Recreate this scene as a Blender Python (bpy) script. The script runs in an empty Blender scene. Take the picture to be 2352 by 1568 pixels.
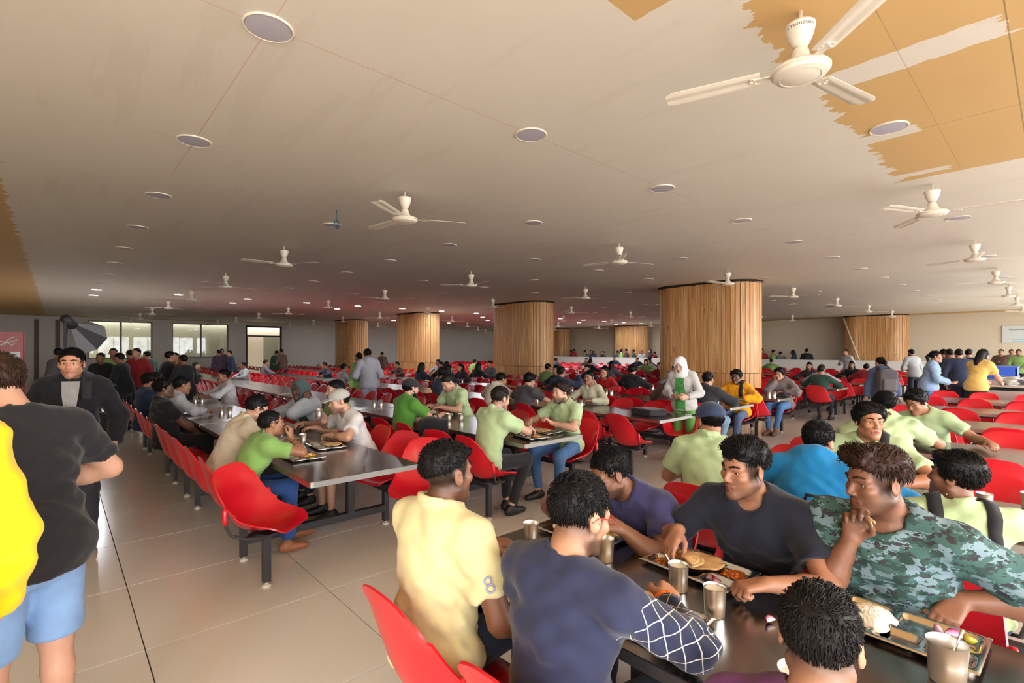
import bpy, bmesh, math, random
import numpy as np
from mathutils import Vector, Matrix

random.seed(7)
RNG = np.random.default_rng(11)
scene = bpy.context.scene
COL = scene.collection

# ------------------------------------------------------------------ camera
# room axes: +x runs towards the serving wall, +y towards the window wall, the camera stands at the origin
F_PX, HORIZON, EYE = 1145.0, 803.0, 1.66
FX, FY = 0.674, 0.739
cam_d = bpy.data.cameras.new('camera')
cam_d.sensor_width = 36.0
cam_d.lens = F_PX / 2352.0 * 36.0
cam_d.shift_y = (HORIZON - 784.0) / 2352.0
cam_d.clip_start, cam_d.clip_end = 0.05, 200.0
cam = bpy.data.objects.new('camera', cam_d)
cam.location = (0, 0, EYE)
cam.rotation_euler = (math.pi / 2, 0, math.atan2(-FX, FY))
COL.objects.link(cam)
scene.camera = cam

# ------------------------------------------------------------------ light and exposure
scene.view_settings.view_transform = 'Standard'
scene.view_settings.look = 'None'
scene.view_settings.gamma = 1.0
scene.view_settings.use_curve_mapping = False
scene.view_settings.exposure = 0.78
scene.cycles.adaptive_threshold = 0.08
scene.cycles.max_bounces = 7
scene.cycles.diffuse_bounces = 4
scene.cycles.glossy_bounces = 3
scene.cycles.transmission_bounces = 3
scene.cycles.transparent_max_bounces = 6
scene.cycles.caustics_reflective = False
scene.cycles.caustics_refractive = False
world = bpy.data.worlds.new('overcast_sky')
scene.world = world
world.use_nodes = True
wn = world.node_tree.nodes
wn['Background'].inputs[0].default_value = (0.98, 0.985, 1.0, 1)
wn['Background'].inputs[1].default_value = 9.0

CEIL = 3.27
U_MIN, U_MAX, V_MIN, V_MAX = -3.4, 29.5, -4.6, 32.5

def area_portal(loc, rot, sx, sy):
    d = bpy.data.lights.new('window_portal', 'AREA')
    d.shape = 'RECTANGLE'; d.size = sx; d.size_y = sy
    d.cycles.is_portal = True
    o = bpy.data.objects.new('window_portal', d)
    o.location = loc; o.rotation_euler = rot
    COL.objects.link(o)
area_portal((13.0, V_MIN - 0.1, 1.75), (math.radians(90), 0, 0), 32.5, 2.8)

area_portal((U_MIN - 0.1, -2.6, 1.75), (math.radians(90), 0, math.radians(-90)), 3.6, 2.8)

# ------------------------------------------------------------------ small helpers
def lin(c):
    c = c / 255.0
    return c / 12.92 if c <= 0.04045 else ((c + 0.055) / 1.055) ** 2.4
def rgb(r, g, b):
    return (lin(r), lin(g), lin(b), 1.0)

def mesh(name, V, F, smooth=True, mat=None):
    """one mesh from a point array and a list (or array) of faces"""
    me = bpy.data.meshes.new(name)
    V = np.asarray(V, dtype=np.float32).reshape(-1, 3)
    if isinstance(F, np.ndarray):
        n, k = F.shape
        tri = (F[:, 2] == F[:, 3]) if k == 4 else np.zeros(n, bool)
        if tri.any():       # quads with a doubled corner are triangles
            F = np.concatenate([F[~tri], F[tri]]); q = int((~tri).sum())
            idx = np.concatenate([F[:q].ravel(), F[q:, :3].ravel()]).astype(np.int32)
            st = np.concatenate([np.arange(q) * 4, q * 4 + np.arange(n - q) * 3]).astype(np.int32)
        else:
            idx = F.ravel().astype(np.int32); st = (np.arange(n) * k).astype(np.int32)
    else:
        idx = np.array([i for f in F for i in f], dtype=np.int32)
        ln = np.array([len(f) for f in F], dtype=np.int32)
        st = np.concatenate([[0], np.cumsum(ln)[:-1]]).astype(np.int32) if len(ln) else np.zeros(0, np.int32)
        n = len(F)
    me.vertices.add(len(V)); me.vertices.foreach_set('co', V.ravel())
    me.loops.add(len(idx)); me.loops.foreach_set('vertex_index', idx)
    me.polygons.add(n); me.polygons.foreach_set('loop_start', st)
    me.update(calc_edges=True)
    me.polygons.foreach_set('use_smooth', np.full(n, bool(smooth)))
    if mat: me.materials.append(mat)
    me.update()
    return me

def obj(name, me, parent=None, loc=(0, 0, 0), rz=0.0, color=None):
    o = bpy.data.objects.new(name, me)
    o.location = loc; o.rotation_euler = (0, 0, rz)
    if parent is not None: o.parent = parent
    if color is not None: o.color = color
    COL.objects.link(o)
    return o

def tag(o, label=None, cat=None, group=None, kind=None):
    if label: o['label'] = label
    if cat: o['category'] = cat
    if group: o['group'] = group
    if kind: o['kind'] = kind
    return o

def thing(name, label, cat, loc=(0, 0, 0), rz=0.0, group=None):
    return tag(obj(name, None, None, loc, rz), label, cat, group)

def struct(name, me, loc=(0, 0, 0), parent=None, label=None):
    o = obj(name, me, parent, loc)
    if parent is None: o['kind'] = 'structure'
    if label: o['label'] = label
    return o

class MB:
    """collects boxes, tubes and turned shapes into one mesh"""
    def __init__(s): s.V = []; s.F = []
    def add(s, V, F):
        b = len(s.V); s.V += [tuple(v) for v in V]; s.F += [tuple(i + b for i in f) for f in F]
        return s
    def box(s, lo, hi):
        x0, y0, z0 = lo; x1, y1, z1 = hi
        V = [(x0,y0,z0),(x1,y0,z0),(x1,y1,z0),(x0,y1,z0),(x0,y0,z1),(x1,y0,z1),(x1,y1,z1),(x0,y1,z1)]
        return s.add(V, [(3,2,1,0),(4,5,6,7),(0,1,5,4),(1,2,6,5),(2,3,7,6),(3,0,4,7)])
    def prism(s, P, z0, z1):
        n = len(P)
        V = [(x, y, z0) for x, y in P] + [(x, y, z1) for x, y in P]
        F = [tuple(range(n - 1, -1, -1)), tuple(range(n, 2 * n))] + [(i, (i+1) % n, n + (i+1) % n, n + i) for i in range(n)]
        return s.add(V, F)
    def rbox(s, cx, cy, hx, hy, r, z0, z1, k=4, bev=0.0):
        P = []
        for (sx, sy, a0) in ((1,1,0),(-1,1,90),(-1,-1,180),(1,-1,270)):
            for i in range(k + 1):
                a = math.radians(a0 + 90.0 * i / k)
                P.append((cx + sx*(hx-r) + r*math.cos(a), cy + sy*(hy-r) + r*math.sin(a)))
        return s.prism(P, z0, z1)
    def tube(s, pts, r, n=8, caps=True):
        pts = [Vector(p) for p in pts]; m = len(pts)
        rs = r if isinstance(r, (list, tuple)) else [r] * m
        t0 = (pts[1] - pts[0]).normalized()
        up = Vector((0,0,1)) if abs(t0.z) < 0.9 else Vector((1,0,0))
        a = t0.cross(up).normalized()
        V = []
        for i, p in enumerate(pts):
            t = (pts[min(i+1, m-1)] - pts[max(i-1, 0)]).normalized()
            a = (a - t * a.dot(t)).normalized(); b = t.cross(a)
            for j in range(n):
                g = 2 * math.pi * j / n
                V.append(p + (a * math.cos(g) + b * math.sin(g)) * rs[i])
        F = [(i*n+j, i*n+(j+1) % n, (i+1)*n+(j+1) % n, (i+1)*n+j) for i in range(m-1) for j in range(n)]
        if caps: F += [tuple(range(n-1, -1, -1)), tuple((m-1)*n + j for j in range(n))]
        return s.add(V, F)
    def lathe(s, prof, n=24, c=(0,0,0)):
        m = len(prof); V = []
        for r, z in prof:
            for j in range(n):
                g = 2*math.pi*j/n
                V.append((c[0] + r*math.cos(g), c[1] + r*math.sin(g), c[2] + z))
        F = [(i*n+j, i*n+(j+1) % n, (i+1)*n+(j+1) % n, (i+1)*n+j) for i in range(m-1) for j in range(n)]
        return s.add(V, F)
    def me(s, name, mat, smooth=False): return mesh(name, s.V, s.F, smooth, mat)
    def build(s, name, mat, parent=None, smooth=False, loc=(0,0,0), rz=0.0, color=None):
        return obj(name, s.me(name, mat, smooth), parent, loc, rz, color)

def auto_smooth(me, deg=35):
    bm = bmesh.new(); bm.from_mesh(me)
    lim = math.radians(deg)
    for f in bm.faces: f.smooth = True
    for e in bm.edges:
        if len(e.link_faces) == 2 and e.calc_face_angle(0) > lim: e.smooth = False
    bm.to_mesh(me); bm.free()
    return me

def copy_tree(o, parent=None, color=None):
    c = o.copy(); COL.objects.link(c)
    if parent is not None: c.parent = parent
    for ch in list(o.children): copy_tree(ch, c)
    return c

def at_px(x, y, z):
    """room point at height z that shows at a given place of the photograph"""
    Z = F_PX * (EYE - z) / (y - HORIZON)
    X = (x - 1176.0) / F_PX * Z
    return (FY * X + FX * Z, -FX * X + FY * Z, z)
def depth_of(u, v): return FX * u + FY * v
def px_of(u, v, z):
    Z = depth_of(u, v); X = FY * u - FX * v
    return (1176 + F_PX * X / Z, HORIZON - F_PX * (z - EYE) / Z)
def in_view(u, v, z=0.7, m=60):
    Z = depth_of(u, v)
    if Z < 0.6: return False
    x, y = px_of(u, v, z)
    return -m < x < 2352 + m and y < 1568 + 3 * m

# ------------------------------------------------------------------ materials
def new_mat(name):
    m = bpy.data.materials.new(name); m.use_nodes = True
    nt = m.node_tree
    return m, nt, nt.nodes['Principled BSDF']
def N(nt, kind, **kw):
    n = nt.nodes.new(kind)
    for k, v in kw.items():
        if k in ('op',): n.operation = v
        else: setattr(n, k, v)
    return n
def math_n(nt, op, a, b=None, c=None, clamp=False):
    n = nt.nodes.new('ShaderNodeMath'); n.operation = op; n.use_clamp = clamp
    for i, x in enumerate((a, b, c)):
        if x is None: continue
        if isinstance(x, (int, float)): n.inputs[i].default_value = x
        else: nt.links.new(x, n.inputs[i])
    return n.outputs[0]
def mix_c(nt, f, a, b):
    n = nt.nodes.new('ShaderNodeMix'); n.data_type = 'RGBA'
    for i, x in ((0, f), (6, a), (7, b)):
        if isinstance(x, (int, float)): n.inputs[i].default_value = x
        elif isinstance(x, tuple): n.inputs[i].default_value = x
        else: nt.links.new(x, n.inputs[i])
    return n.outputs[2]
def noise_n(nt, vec, scale, detail=3.0, rough=0.55):
    n = nt.nodes.new('ShaderNodeTexNoise')
    n.inputs['Scale'].default_value = scale; n.inputs['Detail'].default_value = detail; n.inputs['Roughness'].default_value = rough
    if vec is not None: nt.links.new(vec, n.inputs['Vector'])
    return n.outputs['Fac']
def bump_n(nt, b, h, strength=0.2, dist=0.01):
    n = nt.nodes.new('ShaderNodeBump'); n.inputs['Strength'].default_value = strength; n.inputs['Distance'].default_value = dist
    nt.links.new(h, n.inputs['Height']); nt.links.new(n.outputs[0], b.inputs['Normal'])
def coords(nt, which='Object'):
    return nt.nodes.new('ShaderNodeTexCoord').outputs[which]
def mapping(nt, vec, scale):
    n = nt.nodes.new('ShaderNodeMapping'); n.inputs['Scale'].default_value = scale
    nt.links.new(vec, n.inputs['Vector']); return n.outputs[0]

def simple(name, color, rough=0.5, metal=0.0, var=0.0, vscale=8.0, coat=0.0, bump=0.0, bscale=60.0, spec=None):
    m, nt, b = new_mat(name)
    b.inputs['Base Color'].default_value = color
    b.inputs['Roughness'].default_value = rough; b.inputs['Metallic'].default_value = metal
    if coat: b.inputs['Coat Weight'].default_value = coat; b.inputs['Coat Roughness'].default_value = 0.08
    if spec is not None: b.inputs['Specular IOR Level'].default_value = spec
    co = None
    if var:
        co = coords(nt)
        f = noise_n(nt, co, vscale, 4)
        d = tuple(c * (1 - var) for c in color[:3]) + (1,)
        l = tuple(min(1, c * (1 + var)) for c in color[:3]) + (1,)
        nt.links.new(mix_c(nt, f, d, l), b.inputs['Base Color'])
    if bump:
        co = co or coords(nt)
        bump_n(nt, b, noise_n(nt, co, bscale, 3), bump, 0.004)
    return m

M = {}
M['red'] = simple('red_plastic', rgb(206, 22, 38), 0.30, var=0.10, vscale=3, coat=0.12)
M['black_metal'] = simple('black_metal', rgb(46, 46, 50), 0.45, var=0.2, vscale=20)
M['rubber'] = simple('white_rubber', rgb(205, 200, 188), 0.6, var=0.12, vscale=30)
M['fan'] = simple('fan_enamel', rgb(232, 222, 206), 0.35, var=0.05)
M['white'] = simple('white_paint', rgb(226, 222, 214), 0.5, var=0.05, vscale=4)
M['dark'] = simple('dark_grey', rgb(36, 36, 40), 0.6, var=0.2)
M['ink'] = simple('ink', rgb(40, 50, 66), 0.6, var=0.1)
M['lens'] = simple('lamp_diffuser_off', rgb(190, 186, 200), 0.35, var=0.03)
def steel_mat(name, col, rough, scale=(3, 60, 3), amt=0.08):
    m, nt, b = new_mat(name)
    b.inputs['Metallic'].default_value = 1.0
    co = mapping(nt, coords(nt), scale)
    f = noise_n(nt, co, 4.0, 5)
    nt.links.new(mix_c(nt, f, tuple(c*(1-amt) for c in col[:3])+(1,), tuple(min(1, c*(1+amt)) for c in col[:3])+(1,)), b.inputs['Base Color'])
    big = noise_n(nt, coords(nt), 2.2, 3)
    nt.links.new(math_n(nt, 'MULTIPLY_ADD', big, 0.06, rough - 0.03), b.inputs['Roughness'])
    return m
M['table'] = steel_mat('table_steel', rgb(158, 152, 146), 0.24)
M['edge'] = steel_mat('table_edge_steel', rgb(168, 164, 158), 0.38)
M['tray'] = steel_mat('tray_steel', rgb(214, 210, 204), 0.16, (4, 4, 4))
M['cup'] = steel_mat('cup_steel', rgb(236, 234, 230), 0.34, (40, 40, 2), .04)

# cloth and hair take their colour from the object, so one material serves everyone
def tinted(name, rough, bump, bscale, var=0.10, sheen=0.0, stretch=(1, 1, 1), spec=0.5):
    m, nt, b = new_mat(name)
    oi = nt.nodes.new('ShaderNodeObjectInfo')
    co = mapping(nt, coords(nt), stretch)
    f = noise_n(nt, co, 9.0, 5)
    k = math_n(nt, 'MULTIPLY_ADD', f, 2 * var, 1 - var)
    mul = nt.nodes.new('ShaderNodeVectorMath'); mul.operation = 'SCALE'
    nt.links.new(oi.outputs['Color'], mul.inputs[0]); nt.links.new(k, mul.inputs['Scale'])
    nt.links.new(mul.outputs[0], b.inputs['Base Color'])
    b.inputs['Roughness'].default_value = rough
    b.inputs['Specular IOR Level'].default_value = spec
    if sheen: b.inputs['Sheen Weight'].default_value = sheen
    bump_n(nt, b, noise_n(nt, co, bscale, 4), bump, 0.006)
    return m
M['cloth'] = tinted('woven_cloth', 0.85, 0.35, 22, 0.12, 0.15, spec=0.2)
M['denim'] = tinted('denim_cloth', 0.85, 0.4, 40, 0.30, 0.1, spec=0.2)
M['leather'] = tinted('shoe_leather', 0.5, 0.15, 30, 0.15)
M['hair'] = tinted('hair', 0.5, 0.3, 60, 0.35, stretch=(4, 1.6, 4), spec=0.2)
M['plastic'] = tinted('tinted_plastic', 0.45, 0.05, 20, 0.05)
def attr_mat(name, rough, bump=0.12):
    m, nt, b = new_mat(name)
    a = nt.nodes.new('ShaderNodeVertexColor'); a.layer_name = 'col'
    f = noise_n(nt, coords(nt), 30.0, 4)
    mul = nt.nodes.new('ShaderNodeVectorMath'); mul.operation = 'SCALE'
    nt.links.new(a.outputs['Color'], mul.inputs[0]); nt.links.new(math_n(nt, 'MULTIPLY_ADD', f, 0.24, 0.88), mul.inputs['Scale'])
    nt.links.new(mul.outputs[0], b.inputs['Base Color'])
    b.inputs['Roughness'].default_value = rough
    b.inputs['Subsurface Weight'].default_value = 0.06
    b.inputs['Subsurface Radius'].default_value = (0.02, 0.008, 0.004)
    bump_n(nt, b, noise_n(nt, coords(nt), 220, 2), bump, 0.002)
    return m
M['skin'] = attr_mat('skin', 0.48)
# lettering is drawn first, while the scene is small
def text_mesh(s, size, ext=0.0):
    cu = bpy.data.curves.new('lettering', 'FONT'); cu.body = s; cu.size = size; cu.extrude = ext
    cu.align_x = 'CENTER'; cu.align_y = 'CENTER'; cu.resolution_u = 3
    o = bpy.data.objects.new('lettering', cu); COL.objects.link(o)
    dg = bpy.context.evaluated_depsgraph_get(); ev = o.evaluated_get(dg); me = ev.to_mesh()
    V = [tuple(v.co) for v in me.vertices]; F = [tuple(p.vertices) for p in me.polygons]
    ev.to_mesh_clear(); bpy.data.objects.remove(o); bpy.data.curves.remove(cu)
    return V, F
V8, F8 = text_mesh('8', .078)
VCR, FCR = text_mesh('Crompton', .030)
# ------------------------------------------------------------------ the hall: floor
def tile_mat():
    m, nt, b = new_mat('polished_tile')
    oi = nt.nodes.new('ShaderNodeObjectInfo')
    co = coords(nt)
    geo = nt.nodes.new('ShaderNodeNewGeometry')
    f = noise_n(nt, geo.outputs['Position'], 1.3, 5)
    g = noise_n(nt, geo.outputs['Position'], 55, 2)
    c = mix_c(nt, f, rgb(226, 221, 212), rgb(238, 234, 226))
    c = mix_c(nt, math_n(nt, 'MULTIPLY', g, 0.25), c, rgb(214, 208, 198))
    nt.links.new(c, b.inputs['Base Color'])
    r = math_n(nt, 'MULTIPLY_ADD', f, 0.14, 0.10)
    nt.links.new(r, b.inputs['Roughness'])
    return m
M['tile'] = tile_mat()
M['grout'] = simple('grout', rgb(96, 86, 76), 0.9, var=0.15)
floor = struct('floor', MB().box((U_MIN, V_MIN, -0.12), (U_MAX + 1.5, V_MAX + 3.2, -0.010)).me('floor', M['grout']))
TU, TV = 1.025, 1.0
TILE_U0, TILE_V0 = 0.36, 3.40
spots = []
for i in range(-4, 31):
    for j in range(-9, 33):
        u0, v0 = TILE_U0 + i * TU, TILE_V0 + j * TV
        if u0 + TU < U_MIN or u0 > U_MAX + 1 or v0 + TV < V_MIN or v0 > V_MAX + 3: continue
        cu, cv = u0 + TU / 2, v0 + TV / 2
        vis = in_view(cu, cv, 0.0, 500) or in_view(cu, cv, 0.0, 900)
        spots.append((0 if vis else 1, depth_of(cu, cv), cu, cv))
spots.sort()
t_me = None
g = 0.0030
mb = MB()
def tile_shape(mb, cu=0.0, cv=0.0):
    a, b, c = TU/2 - g, TV/2 - g, 0.0006
    V = [(cu+sx*a, cv+sy*b, -0.012) for sx, sy in ((-1,-1),(1,-1),(1,1),(-1,1))]
    V += [(cu+sx*a, cv+sy*b, -0.0006) for sx, sy in ((-1,-1),(1,-1),(1,1),(-1,1))]
    V += [(cu+sx*(a-c), cv+sy*(b-c), 0.0) for sx, sy in ((-1,-1),(1,-1),(1,1),(-1,1))]
    F = [(8, 9, 10, 11)] + [(i, (i+1) % 4, 4+(i+1) % 4, 4+i) for i in range(4)] + [(4+i, 4+(i+1) % 4, 8+(i+1) % 4, 8+i) for i in range(4)]
    mb.add(V, F)
tm = MB(); tile_shape(tm); t_me = tm.me('tile', M['tile'])
for k, (s, d, cu, cv) in enumerate(spots):
    if s == 0 and k < 290: obj('tile', t_me, floor, (cu, cv, 0))
    else: tile_shape(mb, cu, cv)
tag(mb.build('far_tiles', M['tile'], floor), kind='stuff')

# ------------------------------------------------------------------ ceiling with its half finished paint
def ceiling_mat():
    m, nt, b = new_mat('painted_board')
    co = coords(nt)
    sx = nt.nodes.new('ShaderNodeSeparateXYZ'); nt.links.new(co, sx.inputs[0])
    u, v = sx.outputs[0], sx.outputs[1]
    br = noise_n(nt, mapping(nt, co, (13, 2.4, 1)), 1.0, 4, 0.6)
    br2 = noise_n(nt, mapping(nt, co, (2.0, 11, 1)), 1.0, 4, 0.6)
    vj = math_n(nt, 'MULTIPLY_ADD', br, 0.30, math_n(nt, 'ADD', v, -0.15))
    uj = math_n(nt, 'MULTIPLY_ADD', br2, 0.05, math_n(nt, 'ADD', u, -0.025))
    uj2 = math_n(nt, 'MULTIPLY_ADD', br2, 0.30, math_n(nt, 'ADD', u, -0.15))
    def rect(U, V, u0, u1, v0, v1):
        a = math_n(nt, 'MULTIPLY', math_n(nt, 'GREATER_THAN', U, u0), math_n(nt, 'LESS_THAN', U, u1))
        c = math_n(nt, 'MULTIPLY', math_n(nt, 'GREATER_THAN', V, v0), math_n(nt, 'LESS_THAN', V, v1))
        return math_n(nt, 'MULTIPLY', a, c)
    def mx(*xs):
        r = xs[0]
        for x in xs[1:]: r = math_n(nt, 'MAXIMUM', r, x)
        return r
    tan = mx(rect(uj, vj, 2.36, 5.99, -9, 1.02), rect(uj, v, -0.6, 2.09, -9, 1.40),
             math_n(nt, 'LESS_THAN', uj2, -0.40), math_n(nt, 'GREATER_THAN', uj, 28.2), math_n(nt, 'GREATER_THAN', vj, 31.4))
    bands = mx(rect(uj, vj, 3.34, 3.58, 0.17, 1.2), rect(uj, vj, 4.52, 4.70, 0.70, 1.2), rect(uj, vj, 5.74, 5.86, 0.66, 1.2))
    # filler spots over the board screws
    vor = nt.nodes.new('ShaderNodeTexVoronoi'); vor.inputs['Scale'].default_value = 1.1
    nt.links.new(co, vor.inputs['Vector'])
    dots = math_n(nt, 'LESS_THAN', vor.outputs['Distance'], 0.035)
    tan = math_n(nt, 'MULTIPLY', tan, math_n(nt, 'SUBTRACT', 1.0, mx(bands, dots)))
    cloud = noise_n(nt, co, 0.8, 5)
    streak = noise_n(nt, mapping(nt, co, (6, 0.7, 1)), 1.0, 5)
    paint = mix_c(nt, cloud, rgb(222, 213, 199), rgb(232, 225, 213))
    paint = mix_c(nt, math_n(nt, 'MULTIPLY', math_n(nt, 'GREATER_THAN', streak, 0.60), 0.12), paint, rgb(196, 184, 166))
    board = mix_c(nt, cloud, rgb(206, 166, 108), rgb(216, 180, 124))
    c = mix_c(nt, tan, paint, board)
    # red chalk lines that set out the lamps
    def line(x, x0, w): return math_n(nt, 'LESS_THAN', math_n(nt, 'ABSOLUTE', math_n(nt, 'SUBTRACT', x, x0)), w)
    fade = math_n(nt, 'MULTIPLY', noise_n(nt, co, 1.6, 3), 0.75)
    wu = math_n(nt, 'SUBTRACT', math_n(nt, 'FLOORED_MODULO', math_n(nt, 'ADD', u, 50 * 1.85 - 0.78 + 0.925), 1.85), 0.925)
    wv = math_n(nt, 'SUBTRACT', math_n(nt, 'FLOORED_MODULO', math_n(nt, 'ADD', v, 50 * 1.83 - 2.66 + 0.915), 1.83), 0.915)
    strong = mx(rect(u, v, 0.5, 1.0, 1.5, 5.5), rect(u, v, -0.3, 5.2, 2.5, 2.8))
    faint = rect(u, v, -0.3, 9.0, 0.9, 9.0)
    chalk = math_n(nt, 'MULTIPLY', mx(line(wu, 0, 0.0035), line(wv, 0, 0.0035)), math_n(nt, 'MULTIPLY', fade, math_n(nt, 'MULTIPLY_ADD', strong, 0.75, math_n(nt, 'MULTIPLY', faint, 0.18))))
    c = mix_c(nt, chalk, c, rgb(206, 96, 70))
    seam = mx(math_n(nt, 'MULTIPLY', line(v, 0.17, 0.0035), math_n(nt, 'LESS_THAN', u, 5.9)), math_n(nt, 'MULTIPLY', line(u, 4.66, 0.0035), math_n(nt, 'LESS_THAN', v, 0.68)),
              math_n(nt, 'MULTIPLY', math_n(nt, 'MULTIPLY', line(v, 0.585, 0.003), rect(u, v, 2.4, 5.9, 0, 1)), 0.5))
    seam = math_n(nt, 'MULTIPLY', seam, math_n(nt, 'MULTIPLY_ADD', noise_n(nt, co, 9, 2), 0.6, 0.25))
    c = mix_c(nt, seam, c, rgb(92, 78, 58))
    nt.links.new(c, b.inputs['Base Color'])
    b.inputs['Roughness'].default_value = 0.62
    bump_n(nt, b, noise_n(nt, co, 5, 5), 0.12, 0.01)
    return m
M['ceiling'] = ceiling_mat()
struct('ceiling', MB().box((U_MIN, V_MIN, CEIL), (U_MAX + 1.5, V_MAX, CEIL + 0.2)).me('ceiling', M['ceiling']))

# ------------------------------------------------------------------ walls
M['wall'] = simple('cream_wall', rgb(212, 200, 178), 0.75, var=0.06, vscale=0.7)
M['wall_grey'] = simple('grey_white_wall', rgb(196, 192, 184), 0.75, var=0.05, vscale=0.6)
M['frame'] = simple('aluminium_frame', rgb(70, 70, 72), 0.4, metal=0.6, var=0.1)
M['ground'] = simple('outside_concrete', rgb(178, 174, 166), 0.9, var=0.1, vscale=0.5)
def glass_mat(name, col, rough=0.02, trans=0.75):
    m, nt, b = new_mat(name)
    out = nt.nodes['Material Output']
    tr = nt.nodes.new('ShaderNodeBsdfTransparent'); tr.inputs[0].default_value = col
    gl = nt.nodes.new('ShaderNodeBsdfGlossy'); gl.inputs['Roughness'].default_value = rough
    lw = nt.nodes.new('ShaderNodeLayerWeight'); lw.inputs[0].default_value = 0.35
    mxn = nt.nodes.new('ShaderNodeMixShader')
    f = noise_n(nt, coords(nt), 3, 2)
    nt.links.new(math_n(nt, 'MULTIPLY_ADD', f, 0.06, math_n(nt, 'MULTIPLY', lw.outputs['Facing'], 0.5)), mxn.inputs[0])
    nt.links.new(tr.outputs[0], mxn.inputs[1]); nt.links.new(gl.outputs[0], mxn.inputs[2])
    nt.links.new(mxn.outputs[0], out.inputs[0])
    return m
M['glass'] = glass_mat('window_glass', (0.62, 0.66, 0.64, 1))

def wall_y(name, mat, y0, y1, u0, u1, holes, z1=CEIL):
    """wall across +x with rectangular holes (u0, u1, z0, z1)"""
    mb = MB(); cur = u0
    for (a, b, za, zb) in sorted(holes):
        mb.box((cur, y0, 0), (a, y1, z1))
        if za > 0.01: mb.box((a, y0, 0), (b, y1, za))
        if zb < z1 - 0.01: mb.box((a, y0, zb), (b, y1, z1))
        cur = b
    mb.box((cur, y0, 0), (u1, y1, z1))
    return struct(name, mb.me(name, mat))
WINS = [(1.1, 3.74, 1.22, 3.12), (4.61, 7.35, 1.22, 3.12)]
DOOR = (8.25, 10.3, 0.0, 3.1)
wall_y('wall_back', M['wall_grey'], V_MAX, V_MAX + 0.25, U_MIN - 0.25, U_MAX + 1.5, WINS + [DOOR])
nwin = 0
for (a, b, za, zb) in WINS:
    nwin += 1
    w = tag(obj('window_%d' % nwin, None, None, (0, 0, 0)), 'sliding window with dark frame in the far wall, %s of two' % ('left' if nwin == 1 else 'right'), None, None, 'structure')
    mid = (a + b) / 2
    fr = MB()
    for (p, q) in (((a, za), (b, za + .05)), ((a, zb - .05), (b, zb)), ((a, za), (a + .06, zb)), ((b - .06, za), (b, zb))):
        fr.box((p[0], V_MAX + .06, p[1]), (q[0], V_MAX + .16, q[1]))
    fr.build('window_frame', M['frame'], w)
    for x in (mid,):
        MB().box((x - .04, V_MAX + .07, za + .05), (x + .04, V_MAX + .15, zb - .05)).build('mullion', M['frame'], w)
    for (x0, x1) in ((a + .06, mid - .04), (mid + .04, b - .06)):
        MB().box((x0, V_MAX + .10, za + .05), (x1, V_MAX + .112, zb - .05)).build('pane', M['glass'], w)
    MB().box((a - .05, V_MAX - .05, za - .05), (b + .05, V_MAX + .06, za)).build('window_sill', M['wall_grey'], w)
# doorway: frame, one leaf standing open, glass sidelight
d1 = tag(obj('door_1', None), 'tall glazed doorway with dark frame in the far wall', None, None, 'structure')
fr = MB()
fr.box((DOOR[0], V_MAX + .02, 0), (DOOR[0] + .1, V_MAX + .2, 3.1)); fr.box((DOOR[1] - .1, V_MAX + .02, 0), (DOOR[1], V_MAX + .2, 3.1))
fr.box((DOOR[0], V_MAX + .02, 3.0), (DOOR[1], V_MAX + .2, 3.1)); fr.box((DOOR[0], V_MAX + .02, 2.45), (DOOR[1], V_MAX + .2, 2.53))
fr.build('door_frame', M['dark'], d1)
MB().box((9.25, V_MAX + .06, 0.02), (10.15, V_MAX + .075, 2.45)).build('glass_leaf', M['glass'], d1)
MB().box((8.38, V_MAX + .25, 0.02), (8.43, V_MAX + 1.1, 2.45)).build('open_leaf', M['dark'], d1)
# unseen corridor and part roof, added to dim the sky behind the panes
struct('wall_added_corridor', MB().box((U_MIN, V_MAX + 2.9, 0), (U_MAX + 1.5, V_MAX + 3.1, 3.4)).box((U_MIN, V_MAX + .25, 3.3), (U_MAX + 1.5, V_MAX + 2.55, 3.4)).me('wall_added_corridor', M['wall']))

M['wood_strip'] = simple('brown_wood_strip', rgb(96, 62, 44), 0.55, var=0.2)
for x in (-0.72, 0.02):
    struct('trim_1' if x < -.5 else 'trim_2', MB().box((x - .08, V_MAX - .06, 0), (x + .08, V_MAX, 3.1)).me('trim', M['wood_strip']))
struct('trim_3', MB().box((U_MIN, V_MAX - .02, 0.0), (1.05, V_MAX, 0.9)).me('trim', M['wall_grey']))
lw = MB()
lw.box((U_MIN - .25, -.8, 0), (U_MIN, V_MAX, CEIL)); lw.box((U_MIN - .25, V_MIN, 0), (U_MIN, -.8, .35)); lw.box((U_MIN - .25, V_MIN, 3.15), (U_MIN, -.8, CEIL))
for y in (-4.6, -2.8): lw.box((U_MIN - .25, y, .35), (U_MIN, y + .2, 3.15))
struct('wall_left', lw.me('wall_left', M['wall']))
struct('wall_right', MB().box((U_MAX, V_MIN, 0), (U_MAX + .25, V_MAX, CEIL)).me('wall_right', M['wall']))
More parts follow.
